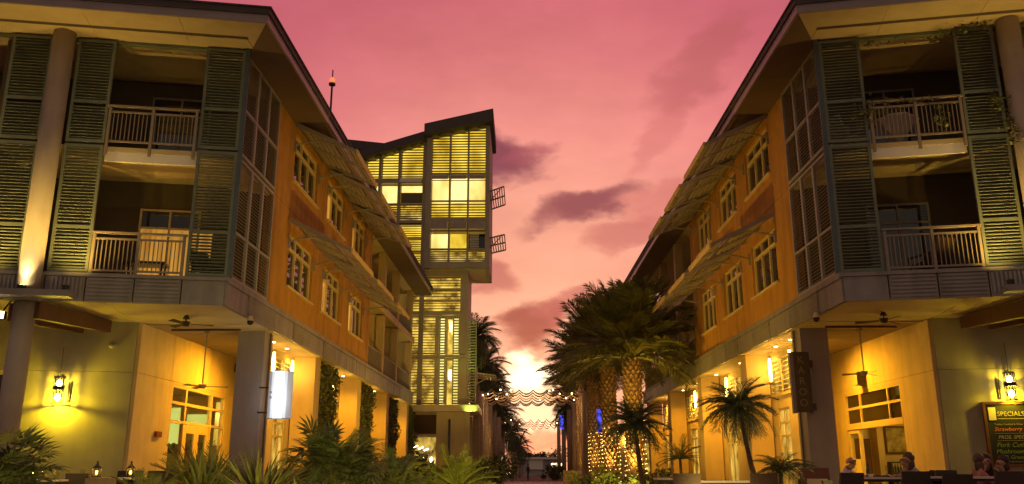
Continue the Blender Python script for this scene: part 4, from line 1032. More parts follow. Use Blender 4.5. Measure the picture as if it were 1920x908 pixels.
# beacon mast on the left roof
p = (-9.2, 38.0, 12.9)
ms = thing('beacon_mast', 'slender roof mast topped by a red beacon', 'mast', p)
MB().tube([p, (-9.2, 38, 18.9)], .05, 6).build('mast', M['black'], ms)
MB().tube([(-9.2, 38, 18.85), (-9.2, 38, 18.95)], .16, 10).build('beacon_base', M['black'], ms)
MB().ball((-9.2, 38, 19.12), .13, 10, 7).build('beacon', M['red'], ms)
MB().tube([(-9.2, 38, 19.3), (-9.2, 38, 19.65)], .03, 6).build('tip', M['black'], ms)
# balcony furniture
def lounge(fr, label, u, w, z, rz, m):
    p = fr.F(u, w, z); r_ = thing('lounge_chair', label, 'chair', p)
    T = lambda x, y, zz: (p[0] + x * math.cos(rz) - y * math.sin(rz), p[1] + x * math.sin(rz) + y * math.cos(rz), z + zz)
    MB(T).box(-.32, .32, -.4, .35, .36, .44).build('seat', M[m], r_)
    MB(T).hexa([(-.32, .30, .40), (.32, .30, .40), (.32, .38, .40), (-.32, .38, .40)], [(-.32, .55, 1.0), (.32, .55, 1.0), (.32, .62, .98), (-.32, .62, .98)]).build('backrest', M[m], r_)
    for sx in (-1, 1):
        MB(T).box(sx * .34 - .03, sx * .34 + .03, -.4, .4, .58, .63).build('armrest', M[m], r_)
        for sy in (-.37, .33): MB(T).box(sx * .34 - .025, sx * .34 + .025, sy - .025, sy + .025, 0, .58).build('leg', M[m], r_)
lounge(LB, 'dark lounge chair behind the corner shutter of the lit lower balcony', .62, 1.0, ZS1 + .03, R_(60), 'black')
lounge(RB, 'dark wicker chair behind the rail of the lower balcony over the restaurant', 2.5, 1.2, ZS1 + .03, R_(200), 'wicker')
lounge(RB, 'pale folding chair seen through the corner shutter of the upper balcony', .75, .9, ZF - .03, R_(110), 'white')
p = LB.F(2.35, 1.0, ZS1 + .03); tb_ = thing('balcony_table', 'low dark table on the lit lower balcony', 'table', p)
MB(LB.F).box(1.75, 2.85, .7, 1.3, 6.30, 6.36).build('tabletop', M['black'], tb_)
for u in (1.85, 2.75):
    for w in (.8, 1.2): MB(LB.F).box(u - .03, u + .03, w - .03, w + .03, 5.83, 6.30).build('leg', M['black'], tb_)
p = RB.F(1.95, .75, ZF - .03); um = thing('folded_umbrella', 'pale tilted patio umbrella behind the upper balcony rail', 'umbrella', p)
b = MB(); tip = Vector(RB.F(2.0, .8, ZF + .15)); n = 10
for k in range(n):
    t0, t1 = 2 * math.pi * k / n, 2 * math.pi * (k + 1) / n
    q = lambda t: RB.F(1.95 + .62 * math.cos(t), .8 + .45 * math.sin(t), ZF + .82 + .05 * math.sin(3 * t))
    b.add([tuple(tip), q(t0), q(t1), tuple(Vector(q(t1)) + Vector((0, 0, .04))), tuple(Vector(q(t0)) + Vector((0, 0, .04)))], [(0, 1, 2), (1, 2, 3, 4), (4, 3, 0)])
b.build('canopy', M['tabletop'], um); MB().tube([RB.F(2.0, .8, ZF - .03), RB.F(2.0, .8, ZF + .3)], .03, 6).build('pole', M['black'], um)
# ================================================================== plants
def frond_mesh(name, L, n, wlen, droop, m, stemless=0.12, wid=.05, rise=0., seed=0, ms=None, curl=.35):
    r = random.Random(seed); b = MB(); pts = []
    for i in range(9):
        t = i / 8
        pts.append(Vector((L * (t - .22 * droop * t ** 2.2), L * .02 * math.sin(seed + 3 * t), L * (rise * t - droop * .62 * t ** 2.1))))
    b.tube(pts, [.022 * L ** .5 * (1 - .8 * i / 8) + .004 for i in range(9)], 4, caps=False)
    def at(t):
        f = t * 8; i = min(int(f), 7); k = f - i
        return pts[i].lerp(pts[i + 1], k), (pts[i + 1] - pts[i]).normalized()
    for i in range(n):
        t = stemless + (1 - stemless) * (i + .5) / n
        p, d = at(t)
        side = d.cross(Vector((0, 0, 1))).normalized(); up = side.cross(d)
        for s in (-1, 1):
            ln = wlen * (.45 + .75 * math.sin(math.pi * min(1, (t * .86 + .14))) ** .8) * r.uniform(.82, 1.12)
            dirv = (side * s * r.uniform(.75, 1.0) + d * r.uniform(.55, .95) + up * r.uniform(.05, .45)).normalized()
            mid = p + dirv * ln * .5 + Vector((0, 0, -.02 * ln)); tip = p + dirv * ln + Vector((0, 0, -curl * ln * r.uniform(.5, 1.1)))
            wv = d * wid * .5
            b.add([p, mid + wv, tip, mid - wv], [(0, 1, 2, 3)])
    return b.mesh(name, m)
def fan_mesh(name, L, n, m, spread=150, wid=.05, seed=0):
    """a fan leaf: a stalk and fingers"""
    r = random.Random(seed); b = MB()
    b.tube([(0, 0, 0), (L * .45, 0, .03 * L), (L * .6, 0, 0)], .008, 4, caps=False)
    for k in range(n):
        a = R_(-spread / 2 + spread * k / (n - 1)); ln = L * r.uniform(.5, .62) * (.75 + .25 * math.cos(a))
        d = Vector((math.cos(a), math.sin(a), r.uniform(-.05, .2))).normalized(); s = Vector((-d.y, d.x, 0)) * wid
        o = Vector((L * .58, 0, 0)); tip = o + d * ln + Vector((0, 0, -.18 * ln)); mid = o + d * ln * .55
        b.add([o, mid + s, tip, mid - s], [(0, 1, 2, 3)])
    return b.mesh(name, m)
def sword_mesh(name, L, w, m, seed=0, droop=.1):
    b = MB(); n = 5; vs = []
    for i in range(n + 1):
        t = i / n; wd = w * (1 - t) ** .65 * (.75 + .5 * math.sin(math.pi * min(t * 1.3, 1)))
        c = Vector((L * t * (1 - .12 * droop * t), 0, -L * droop * t ** 2.2))
        vs += [c + Vector((0, -wd / 2, .18 * wd)), c + Vector((0, 0, -.05 * wd)), c + Vector((0, wd / 2, .18 * wd))]
    fs = []
    for i in range(n):
        for k in (0, 1): fs.append((i * 3 + k, i * 3 + k + 1, i * 3 + k + 4, i * 3 + k + 3))
    b.add(vs, fs); return b.mesh(name, m)

def boss_trunk(p, h, r0, r1, lean=(0, 0)):
    """date palm trunk with the diamond leaf bases left on it"""
    b = MB(); n = 9
    pts = [Vector((p[0] + lean[0] * (i / n) ** 1.5, p[1] + lean[1] * (i / n) ** 1.5, p[2] + h * i / n)) for i in range(n + 1)]
    b.tube(pts, [r0 + (r1 - r0) * i / n + .06 * r0 * math.sin(i * 2.) for i in range(n + 1)], 14)
    rows = int(h / .19)
    for j in range(rows):
        t = (j + .5) / rows; c = pts[0].lerp(pts[-1], t)
        f = t * n; i = min(int(f), n - 1); c = pts[i].lerp(pts[i + 1], f - i); r = r0 + (r1 - r0) * t
        for k in range(10):
            a = 2 * math.pi * (k + .5 * (j % 2)) / 10 + .1 * rng.random()
            o = Vector((math.cos(a), math.sin(a), 0)); s = Vector((-o.y, o.x, 0))
            q = c + o * r * .97; w = r * .30; hh = .13
            tip = q + o * r * rng.uniform(.16, .30) + Vector((0, 0, hh * .9))
            b.add([q + s * w, q - Vector((0, 0, hh)), q - s * w, q + Vector((0, 0, hh)) , tip], [(0, 1, 4), (1, 2, 4), (2, 3, 4), (3, 0, 4)])
    return b
FM = [frond_mesh('date_frond', 1.0, 64, .25, d, M['leaf'], .14, .016, rz_, s, curl=.35) for s, (d, rz_) in enumerate(((.18, .05), (.30, .08), (.42, .1), (.55, .1)))]
FR = [frond_mesh('royal_frond', 1.0, 54, .30, d, M['leafd'], .10, .022, .05, 10 + s, curl=.6) for s, d in enumerate((.5, .8, 1.1))]
def crown(root, c, L, n, meshes, el0, el1, name='frond', up=.8, r=rng):
    for k in range(n):
        t = k / max(1, n - 1)
        az_ = k * 2.399963 + r.uniform(-.2, .2)
        e = el1 + (el0 - el1) * t ** up + r.uniform(-6, 6)
        mi = min(len(meshes) - 1, int((1 - max(0, e) / 90) * len(meshes)))
        me = meshes[max(0, min(len(meshes) - 1, mi + r.choice((-1, 0, 0))))]
        inst(name, me, root, (c[0] + .08 * L * math.cos(az_) * .5, c[1] + .08 * L * math.sin(az_) * .5, c[2] + .04 * L * math.sin(R_(e))),
             (r.uniform(-.25, .25), -R_(e), az_), L * r.uniform(.85, 1.1))
def date_palm(label, x, y, h, L, n, r0=.36, lean=(0, 0), fairy=True, lightp=0, el0=-6):
    root = thing('date_palm', label, 'palm tree', (x, y, 0), 'date palms along the promenade')
    boss_trunk((x, y, 0), h, r0, r0 * 1.0, lean).build('trunk', M['trunk'], root)
    c = (x + lean[0], y + lean[1], h + .05)
    crown(root, c, L, n, FM, el0, 86, up=1.2)
    if fairy:
        b = MB(); m = 150
        for k in range(m):
            t = (k + rng.uniform(-.4, .4)) / m; a = 2 * math.pi * t * 14.37 + rng.uniform(-.25, .25); rr = r0 * 1.14 + .03
            if math.sin(a) > .75: continue
            b.ball((x + rr * math.cos(a), y + rr * math.sin(a), .25 + t * 3.0), .019, 5, 3)
        tag(b.build('fairy_light', M['fairy'], root), kind='stuff')
    if lightp:
        ft = MB().tube([(x - .3, y - 1.1, .02), (x - .3, y - 1.05, .22)], [.10, .12], 10).build('uplight', M['black'], root)
        MB().tube([(x - .3, y - 1.05, .221), (x - .3, y - 1.05, .235)], .10, 10).build('lamp_lens', M['warm'], ft)
        lamp('SPOT', 'uplight_beam', (x - .3, y - 1.05, .3), lightp, (1, .58, .10), root, (c[0], c[1] + .3, c[2]), angle=60, blend=1, radius=.06)
date_palm('big date palm with glowing orange trunk nearest the right hand building', 4.95, 40, 6.0, 3.45, 90, .40, (-.05, 0), True, 1200)
date_palm('second date palm in the row, its lit trunk just behind the biggest one', 4.45, 46, 6.5, 3.5, 80, .38, (-.1, 0), True, 1050)
date_palm('third date palm, thinner trunk beside the canopy posts', 4.1, 52, 6.6, 3.3, 74, .33, (-.1, 0), True, 500)
date_palm('fourth date palm with dark crown behind the lit trunks', 4.9, 60, 7.4, 3.1, 66, .34, (-.1, 0), False, 350)
date_palm('fifth date palm with dark crown leaning over the first canopy', 4.5, 70, 8.0, 2.8, 64, .34, (-.1, 0), False, 300)
date_palm('sixth date palm, farthest dark crown at right of the sunset', 4.8, 84, 8.4, 3.0, 60, .34, (-.1, 0), False, 0)
def royal_palm(label, x, y, h, L, n, r0=.2, el0=-55):
    root = thing('royal_palm', label, 'palm tree', (x, y, 0), 'tall dark palms beyond the tower')
    MB().tube([(x, y, 0), (x + .05, y, h * .3), (x, y, h * .8), (x, y, h)], [r0 * 1.2, r0, r0 * .9, r0 * .6], 10).build('trunk', M['smooth'], root, True)
    crown(root, (x, y, h), L, n, FR, el0, 82)
royal_palm('tallest dark palm standing just right of the tower', -4.1, 72, 11.8, 2.3, 56)
royal_palm('dark palm with lower full crown beyond the tower', -3.9, 80, 10.2, 2.5, 60)
royal_palm('dark palm in front of the sunset break, left of the gap', -3.8, 90, 9.4, 2.6, 60)
royal_palm('low crowned dark palm beside the first canopy', -4.1, 84, 8.4, 2.6, 56)
royal_palm('dark palm behind the first canopy, its crown over the second', -3.3, 112, 8.0, 2.9, 56)
royal_palm('small far palm under the second canopy', -1.9, 128, 6.2, 2.8, 38)
royal_palm('smallest far palm with drooping lit fronds above the pavilion', -.9, 140, 4.6, 2.5, 26)
royal_palm('dark far palm right of the gap behind the canopy posts', 5.2, 100, 8.4, 2.7, 50)
royal_palm('dark far palm right of the gap beside the blue lights', 6.3, 118, 8.0, 2.8, 50)
royal_palm('dark palm squeezed between the canopy posts and the lit trunks', 5.8, 92, 9.4, 2.8, 50)

# canopy posts and waving shade strips
def post(label, x, y, h, r=.20):
    o = MB().tube([(x, y, 0), (x, y, h * .6), (x, y, h)], [r * 1.1, r, r * .85], 12).build('canopy_post', M['smooth'], org=(x, y, 0), smooth=True)
    tag(o, label, 'post', 'posts carrying the shade canopies')
ordn = ('first', 'second', 'third', 'fourth', 'fifth', 'sixth', 'seventh')
for i, y in enumerate((62, 67, 72.5, 79, 88, 100, 114)):
    post('tall smooth post %s in the row on the tower side' % ordn[i], -3.45 + .1 * i, y, 6.9, .24)
    post('tall smooth post %s in the row on the palm side' % ordn[i], 4.55 - .04 * i, y, 6.9, .24)
def canopy(label, x0, x1, y0, dy, nrow, z, nsc, sag, wave, bulbs):
    root = thing('shade_canopy', label, 'canopy', ((x0 + x1) / 2, y0, z), 'scalloped shade canopies over the promenade')
    for j in range(nrow):
        y = y0 + j * dy; b = MB(); k = nsc * 8; pts = []
        zz = z + rng.uniform(-.03, .03)
        for i in range(k + 1):
            t = i / k; f = (t * nsc) % 1.0
            pts.append((x0 + (x1 - x0) * t, zz - sag * 4 * f * (1 - f) - wave * math.sin(math.pi * t)))
        for i in range(k):
            (xa, za), (xb, zb) = pts[i], pts[i + 1]
            b.hexa([(xa, y, za - .12), (xb, y, zb - .12), (xb, y + .3, zb - .12), (xa, y + .3, za - .12)], [(xa, y, za - .03), (xb, y, zb - .03), (xb, y + .3, zb - .03), (xa, y + .3, za - .03)])
        b.build('shade_strip', M['cloth'], root)
    for s in (x0, x1): MB().tube([(s, y0 - .4, z), (s, y0 + (nrow - 1) * dy + .9, z + .02)], .035, 6).build('cable', M['black'], root)
    bm_ = MB().ball((0, 0, 0), .05, 6, 4).mesh('string_bulb', M['bulb'])
    for k in range(bulbs):
        t = (k + .5) / bulbs + rng.uniform(-.02, .02)
        inst('string_bulb', bm_, root, (x0 + (x1 - x0) * t, y0 + rng.choice((0, 1, 2, 3)) * dy * .8 - .3, z - rng.uniform(-.05, .5)))
canopy('nearer scalloped shade canopy strung with bulbs across the promenade', -3.5, 4.7, 64.5, 2.5, 6, 6.95, 8, .29, .10, 18)
canopy('farther scalloped shade canopy across the promenade', -3.1, 4.4, 104, 5.2, 4, 7.15, 8, .40, .2, 8)
for i, x in enumerate((-2.4, -.6, 1.4, 3.2)):
    lamp('POINT', 'canopy_bulb_light', (x, 68.0, 6.0), 120, (1, .62, .25), None, radius=.1)

# ivy on the street pillars of the left building
LVM = [MB().add([(0, 0, 0), (.05, .035, -.03), (0, .01, -.12), (-.05, .035, -.03)], [(0, 1, 2, 3)]).v]
def leafcloud(b, cx, cy, cz, fn, n, size, r=rng, flop=.6):
    for _ in range(n):
        q = fn(r)
        if q is None: continue
        d = Vector((r.uniform(-1, 1), r.uniform(-1, 1), r.uniform(-1, flop))).normalized(); s = size * r.uniform(.6, 1.3)
        a = d.orthogonal().normalized(); a.rotate(Matrix.Rotation(r.uniform(0, 6.28), 3, d)); w = d.cross(a)
        c = Vector((cx, cy, cz)) + Vector(q)
        b.add([c - d * s * .5, c + a * s * .28 + w * .06 * s, c + d * s * .5, c - a * s * .28 + w * .06 * s], [(0, 1, 2, 3)])
for i, v in enumerate((11.3, 19.1, 27.0, 34.5)):
    c = LB.S(v + 1.15, .45, 2.6)
    rt = thing('ivy_column', ('thick ivy column behind the second pillar, nearest of the four', 'ivy column between the second and third cream pillars', 'narrow ivy column third along the arcade', 'farthest ivy column by the tower foot')[i], 'ivy', (c[0], c[1], 0), 'ivy columns along the arcade')
    MB(LB.S).box(v + .08, v + 2.3, .30, .62, 0, 4.95).build('trellis', M['vine'], rt)
    for part, nm, cnt in (('vine', 'foliage', 2600), ('vinel', 'foliage', 160)):
        b = MB()
        def fn(r, v=v):
            t = r.uniform(0, 1); bul = .16 + .12 * math.sin(9 * t + i) + .1 * math.sin(23 * t)
            side = r.random()
            if side < .62: return tuple(Vector(LB.S(v + r.uniform(0, 2.45), .25 - abs(r.gauss(0, .5)) * bul, .15 + 4.85 * t)))
            if side < .84: return tuple(Vector(LB.S(v - abs(r.gauss(0, .4)) * bul * .6, .25 + r.uniform(-.1, .4), .15 + 4.85 * t)))
            return tuple(Vector(LB.S(v + 2.35 + abs(r.gauss(0, .6)) * bul, .25 + r.uniform(-.1, .4), .15 + 4.85 * t)))
        leafcloud(b, 0, 0, 0, fn, cnt, .17)
        tag(b.build(nm, M[part], rt), kind='stuff')
# hanging creepers on the right upper balcony
def creeper(label, spots, n):
    p = RB.F(*spots[0][:3]); rt = thing('balcony_creeper', label, 'plant', p, 'creepers on the upper right balcony')
    b = MB()
    for (u, w, z, ru, rw, rzv) in spots:
        def fn(r): return tuple(Vector(RB.F(u + r.gauss(0, ru), w + r.gauss(0, rw), z + r.gauss(0, rzv))))
        leafcloud(b, 0, 0, 0, fn, n, .12)
    tag(b.build('foliage', M['vine'], rt), kind='stuff')
    q = spots[0]; r2 = MB().tube([RB.F(q[0] - q[3], q[1], q[2] + .1), RB.F(q[0], q[1], q[2]), RB.F(q[0] + q[3], q[1], q[2] - .15)], .012, 5).build('stem', M['stem'], rt)
creeper('creeper clinging to the concrete column beside the upper balcony', [(4.35, -.25, 9.75, .10, .05, .25), (4.5, -.3, 9.2, .14, .05, .12), (4.2, -.1, 10.2, .12, .05, .1)], 60)
creeper('creeper trailing along the upper balcony rail', [(2.1, -.03, 10.40, .55, .05, .05), (1.1, -.02, 10.2, .12, .05, .16), (2.85, .0, 9.85, .10, .05, .22)], 55)
creeper('dry creeper hanging under the soffit over the upper shutter', [(3.9, -.15, 12.3, .28, .12, .06), (3.3, .0, 12.2, .35, .10, .06), (1.3, .0, 12.15, .5, .08, .06)], 45)

# foreground planting
def bushy(name, label, cat, c, meshes, n, r, L, el0, el1, group=None, trunk=None, part='frond', rr=None):
    rr = rr or random.Random(hash(label) % 1000 if False else len(label) * 7 + int(c[0] * 10))
    root = thing(name, label, cat, (c[0], c[1], 0), group)
    if trunk:
        MB().tube([(c[0] + trunk[1], c[1], 0), (c[0] + trunk[1] * .4, c[1], c[2] * .5), (c[0], c[1], c[2])], [trunk[0] * 1.2, trunk[0], trunk[0] * .8], 8).build('trunk', M['stem'], root, True)
    for k in range(n):
        a = k * 2.399963 + rr.uniform(-.3, .3); t = (k + .5) / n
        e = el1 + (el0 - el1) * t + rr.uniform(-8, 8)
        q = (c[0] + r[0] * math.cos(a) * rr.random() ** .5 * .8, c[1] + r[0] * math.sin(a) * rr.random() ** .5 * .8, c[2] + r[1] * rr.uniform(-1, 1) * (1 if r[1] else 0))
        inst(part, meshes[k % len(meshes)], root, q, (rr.uniform(-.4, .4), -R_(e), a), L * rr.uniform(.75, 1.15))
    return root
FANd = [fan_mesh('fan_leaf', 1, 9, M['leafd'], 170, .045, s) for s in range(3)] + [fan_mesh('fan_leaf', 1, 9, M['leaf'], 170, .045, 7)]
CYC = [frond_mesh('cycad_frond', 1, 26, .16, d, M['leaf'], .12, .02, .05, 30 + s, curl=.1) for s, d in enumerate((.2, .45, .6))]
CYCY = [frond_mesh('cycad_frond', 1, 26, .18, d, M['leafy'], .12, .024, .05, 40 + s, curl=.1) for s, d in enumerate((.2, .45, .6))]
SW = [sword_mesh('sword_leaf', 1, .10, M['leaf'], s, .12 + .1 * s) for s in range(3)] + [sword_mesh('sword_leaf', 1, .09, M['leafd'], 3, .25)]
SWY = [sword_mesh('sword_leaf', 1, .08, M['leafy'], s, .15 + .12 * s) for s in range(3)]
FINE = [frond_mesh('fine_frond', 1, 22, .22, d, M['leafd'], .2, .02, .1, 50 + s, curl=.3) for s, d in enumerate((.5, .8, 1.1))]
FINEm = [frond_mesh('fine_frond', 1, 22, .22, d, M['leaf'], .2, .02, .1, 60 + s, curl=.3) for s, d in enumerate((.5, .9))]
G1 = 'planting in front of the ochre buildings'
bushy('fan_palm', 'dark fan palm clump at the terrace table ends', 'palm shrub', (-6.75, 11.2, .72), FANd, 150, (.5, .36), .52, -20, 75, G1, part='fan_leaf')
bushy('cycad', 'spiky dark cycad in front of the glazed entrance', 'cycad', (-5.05, 14, .55), SW + CYC, 150, (.20, .12), .85, -5, 85, G1)
bushy('cycad', 'smaller spiky cycad left of the pillar foot', 'cycad', (-5.55, 13.2, .42), CYC, 90, (.16, .08), .66, -8, 80, G1)
bushy('agave', 'tall sword leaved agave at the grey pillar foot', 'agave', (-3.85, 13, .45), SW, 110, (.16, .10), .95, 5, 86, G1, part='sword_leaf')
bushy('yucca', 'yellow lit sword leaved clump beside the agave', 'yucca', (-3.15, 12.6, .40), SWY, 80, (.22, .08), .6, 0, 70, G1, part='sword_leaf')
bushy('pygmy_palm', 'big round dark bush of fine fronds before the ivy', 'palm shrub', (-3.85, 18, .95), FINE + FINEm + FANd[:2], 340, (.68, .42), .66, -38, 85, G1)
bushy('shrub_palm', 'bushy dark palm shrub right of the round bush', 'palm shrub', (-3.0, 20, .65), FINE + FINEm, 240, (.50, .36), .6, -30, 85, G1)
def shrub(name, label, c, rad, n, size, mats, cat='shrub', group=G1, sq=.8):
    root = thing(name, label, cat, (c[0], c[1], 0), group)
    r = random.Random(int(abs(c[0]) * 100 + c[1]))
    for k in range(5):
        a = r.uniform(0, 6.28); MB().tube([(c[0], c[1], 0), (c[0] + rad * .4 * math.cos(a), c[1] + rad * .4 * math.sin(a), c[2] * .9)], [.025, .01], 5).build('stem', M['stem'], root)
    clumps = [(r.gauss(0, .45) * rad, r.gauss(0, .45) * rad, r.gauss(0, .38) * rad * sq, rad * r.uniform(.25, .45)) for _ in range(16)]
    for mi, (m, share) in enumerate(mats):
        b = MB()
        def fn(r_):
            cx, cy, cz, cr = clumps[r_.randrange(len(clumps))] if mi == 0 else clumps[r_.randrange(len(clumps) // 2)]
            return (cx + r_.gauss(0, cr * .6), cy + r_.gauss(0, cr * .6), cz + r_.gauss(0, cr * .55))
        leafcloud(b, c[0], c[1], c[2], fn, int(n * share), size, r)
        tag(b.build('foliage', M[m], root), kind='stuff')
shrub('garden_shrub', 'mixed green shrub under the second ivy column', (-3.3, 24, .8), .75, 1500, .17, (('leaf', .7), ('leafy', .3)))
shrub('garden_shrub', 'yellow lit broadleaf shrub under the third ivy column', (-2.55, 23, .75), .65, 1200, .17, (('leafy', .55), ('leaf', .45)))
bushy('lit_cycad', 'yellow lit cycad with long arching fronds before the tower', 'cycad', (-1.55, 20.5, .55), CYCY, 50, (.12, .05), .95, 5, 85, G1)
shrub('garden_shrub', 'dark shrub beside the first canopy posts', (-1.6, 32, .7), .7, 1200, .18, (('leafd', .8), ('leaf', .2)))
shrub('garden_shrub', 'dark round shrub left of the walking people', (-2.1, 52, 1.0), 1.0, 1200, .26, (('leafd', .8), ('leaf', .2)))
bushy('shrub_palm', 'dark bushy palm beside the left kiosk', 'palm shrub', (-1.9, 76, 1.3), FINE, 110, (.6, .5), 1.3, -30, 85, G1)
shrub('garden_shrub', 'dark shrub at the foot of the palm side posts', (3.0, 92, .9), 1.1, 1000, .3, (('leafd', .8), ('leaf', .2)))
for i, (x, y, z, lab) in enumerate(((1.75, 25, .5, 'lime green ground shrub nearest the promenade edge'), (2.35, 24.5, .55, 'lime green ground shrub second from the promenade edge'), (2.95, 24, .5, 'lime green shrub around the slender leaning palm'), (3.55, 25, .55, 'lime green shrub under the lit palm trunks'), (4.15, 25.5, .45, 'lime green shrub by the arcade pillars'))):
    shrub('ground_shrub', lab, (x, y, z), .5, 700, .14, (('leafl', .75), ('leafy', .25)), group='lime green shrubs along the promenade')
PYG = [frond_mesh('pygmy_frond', 1, 24, .24, d, M['leafd'], .12, .022, .12, 70 + s, curl=.5) for s, d in enumerate((.7, 1.0, 1.3))]
bushy('slender_palm', 'slender dark palm leaning over the lime shrubs', 'palm tree', (2.72, 22, 2.05), PYG, 66, (.05, .04), .95, -20, 80, 'slender palms before the right building', trunk=(.06, .26), part='frond')
bushy('slender_palm', 'slender dark palm with leaning crown before the banner sign', 'palm tree', (4.12, 17, 2.12), PYG, 66, (.06, .05), .80, -34, 74, 'slender palms before the right building', trunk=(.05, .42), part='frond')
bushy('slender_palm', 'low dark palm sprouting at the foot of the leaning palm', 'palm tree', (4.72, 16.6, .95), PYG, 30, (.05, .03), .62, -5, 65, 'slender palms before the right building', trunk=(.05, -.05), part='frond')
bushy('slender_palm', 'small palm before the second arcade pillar', 'palm tree', (4.85, 28, 1.35), CYC, 26, (.05, .03), .8, -10, 75, 'slender palms before the right building', trunk=(.05, .05), part='frond')
# far hedge and trees behind the pavilion
for i, (x, y, z, rad, lab) in enumerate(((-.5, 186, 3.4, 1.9, 'dark far tree left above the pavilion roof'), (1.6, 184, 3.6, 1.6, 'low dark far tree above the middle of the pavilion'), (4.0, 186, 3.3, 1.7, 'dark far tree above the pavilion beside the palm'), (6.4, 183, 3.9, 1.9, 'tallest dark far tree at the pavilion right end'))):
    shrub('far_tree', lab, (x, y, z), rad, 700, .5, (('leafd', 1.0),), 'tree', 'far trees behind the pavilion')

# ------------------------------------------------------------------ pavilion, kiosks, small things down the promenade
pvn = thing('pavilion', 'low pale pavilion closing the far end of the promenade', 'pavilion', (2.7, 172, 0))
MB().box(-2.2, 7.6, 172, 178, 0, 3.15).build('wall', M['pav'], pvn); MB().box(-2.4, 7.9, 171.2, 178.4, 3.18, 3.6).build('roof', M['white'], pvn)
MB().box(.7, 3.4, 171.6, 171.95, 1.3, 3.15).build('awning', M['white'], pvn)
for x in (-.6, 4.4, 6.2): MB().box(x - .1, x + .1, 171.75, 171.99, 0, 3.15).build('pilaster', M['fascia'], pvn)
def kiosk(label, x, y, w, h):
    r_ = thing('kiosk', label, 'kiosk', (x, y, 0), 'lit kiosks on the promenade')
    MB().box(x - w / 2, x + w / 2, y, y + 1.6, 0, h * .45).build('counter', M['pav'], r_)
    for sx in (-1, 1): MB().box(x + sx * (w / 2 - .05) - .05, x + sx * (w / 2 - .05) + .05, y + .02, y + .12, h * .45, h - .45).build('post', M['white'], r_)
    MB().box(x - w / 2 - .15, x + w / 2 + .15, y - .3, y + 1.7, h - .45, h - .18).build('light_strip', M['kiosklit'], r_)
    MB().box(x - w / 2 - .1, x + w / 2 + .1, y - .2, y + 1.6, h - .17, h).build('roof', M['white'], r_)
    MB().box(x - w / 2, x + w / 2, y + 1.5, y + 1.58, h * .45, h - .46).build('back_panel', M['paper'], r_)
kiosk('pale lit kiosk beside the tower side posts', -3.75, 108, 1.75, 2.75)
kiosk('smaller lit kiosk beside the palm side posts', 5.0, 140, 1.5, 2.3)
r_ = thing('patio_umbrella', 'yellow lit patio umbrella beyond the far posts', 'umbrella', (5.2, 124, 0))
MB().tube([(5.2, 124, 0), (5.2, 124, 3.3)], .03, 6).build('pole', M['white'], r_)
MB().tube([(5.2, 124, 2.9), (5.2, 124, 3.5)], [.95, .02], 10).build('canopy', M['paper'], r_)
for i, (x, y, z0, z1, w, lab) in enumerate(((4.05, 98, 5.5, 7.0, .42, 'blue lit panel high beside the far canopy posts'), (4.27, 50.5, 3.1, 4.4, .30, 'blue lit panel between the palm trunks'), (4.86, 58.5, 2.2, 4.4, .08, 'thin blue light tube beside the palm side posts'))):
    o = MB().box(x - w / 2, x + w / 2, y, y + .12, z0, z1).build('panel', M['blue'], None, org=(x, y, z0)); o.name = 'blue_light_panel'; tag(o, lab, 'light panel', 'blue lights by the palms')
for (x, y, lab) in ((2.75, 58, 'small pale sandwich board nearest the right posts'), (3.35, 60, 'sandwich board leaning by the second right post')):
    r_ = thing('sandwich_board', lab, 'sign board', (x, y, 0), 'sandwich boards on the promenade')
    for s in (-1, 1): MB().hexa([(x - .3, y + s * .25, 0), (x + .3, y + s * .25, 0), (x + .3, y + s * .28, 0), (x - .3, y + s * .28, 0)], [(x - .3, y + s * .02, 1.0), (x + .3, y + s * .02, 1.0), (x + .3, y + s * .05, 1.0), (x - .3, y + s * .05, 1.0)]).build('panel', M['winframe'], r_)
r_ = thing('sandwich_board', 'brown framed sandwich board at the foot of the banner pillar', 'sign board', (6.05, 19, 0), 'sandwich boards on the promenade')
for s in (-1, 1): MB().hexa([(5.75, 19 + s * .25, 0), (6.35, 19 + s * .25, 0), (6.35, 19 + s * .29, 0), (5.75, 19 + s * .29, 0)], [(5.8, 19 + s * .02, 1.02), (6.4, 19 + s * .02, 1.02), (6.4, 19 + s * .06, 1.02), (5.8, 19 + s * .06, 1.02)]).build('panel', M['boardframe'], r_)
MB().box(5.86, 6.28, 18.71, 18.735, .2, .8).build('poster', M['paper'], r_)

# low lit shops farther down both sides of the promenade
def far_shop(label, x0, x1, y0, y1, h, face, n):
    r_ = thing('far_shop', label, 'shop', ((x0 + x1) / 2, y0, 0), 'low lit shops farther down the promenade')
    MB().box(x0, x1, y0, y1, 0, h).build('wall', M['cream'], r_)
    MB().box(x0 - .4, x1 + .4, y0 - .5, y1 + .3, h + .003, h + .3).build('roof', M['roof'], r_)
    for i in range(n):
        a = x0 + (x1 - x0) * (i + .18) / n; b = x0 + (x1 - x0) * (i + .82) / n
        f = MB().box(a, b, y0 - .06, y0 - .003, .3, h - .9).build('window', M['winframe'], r_)
        MB().box(a + .1, (a + b) / 2 - .05, y0 - .075, y0 - .061, .4, h - 1.0).build('pane', M['litS'], f)
        MB().box((a + b) / 2 + .05, b - .1, y0 - .075, y0 - .061, .4, h - 1.0).build('pane', M['litS'], f)
    for i in range(n + 1):
        q = x0 + (x1 - x0) * i / n
        s_ = MB().tube([(q, y0 - .15, h - .9), (q, y0 - .15, h - .4)], .07, 8).build('wall_light', M['tubelight'], r_)
far_shop('low amber lit shop behind the fairy lit palm trunks', 5.9, 14, 76, 90, 4.2, 1, 3)
far_shop('low lit shop beyond the tower foot behind the posts', -14, -4.2, 78, 92, 4.4, 1, 4)
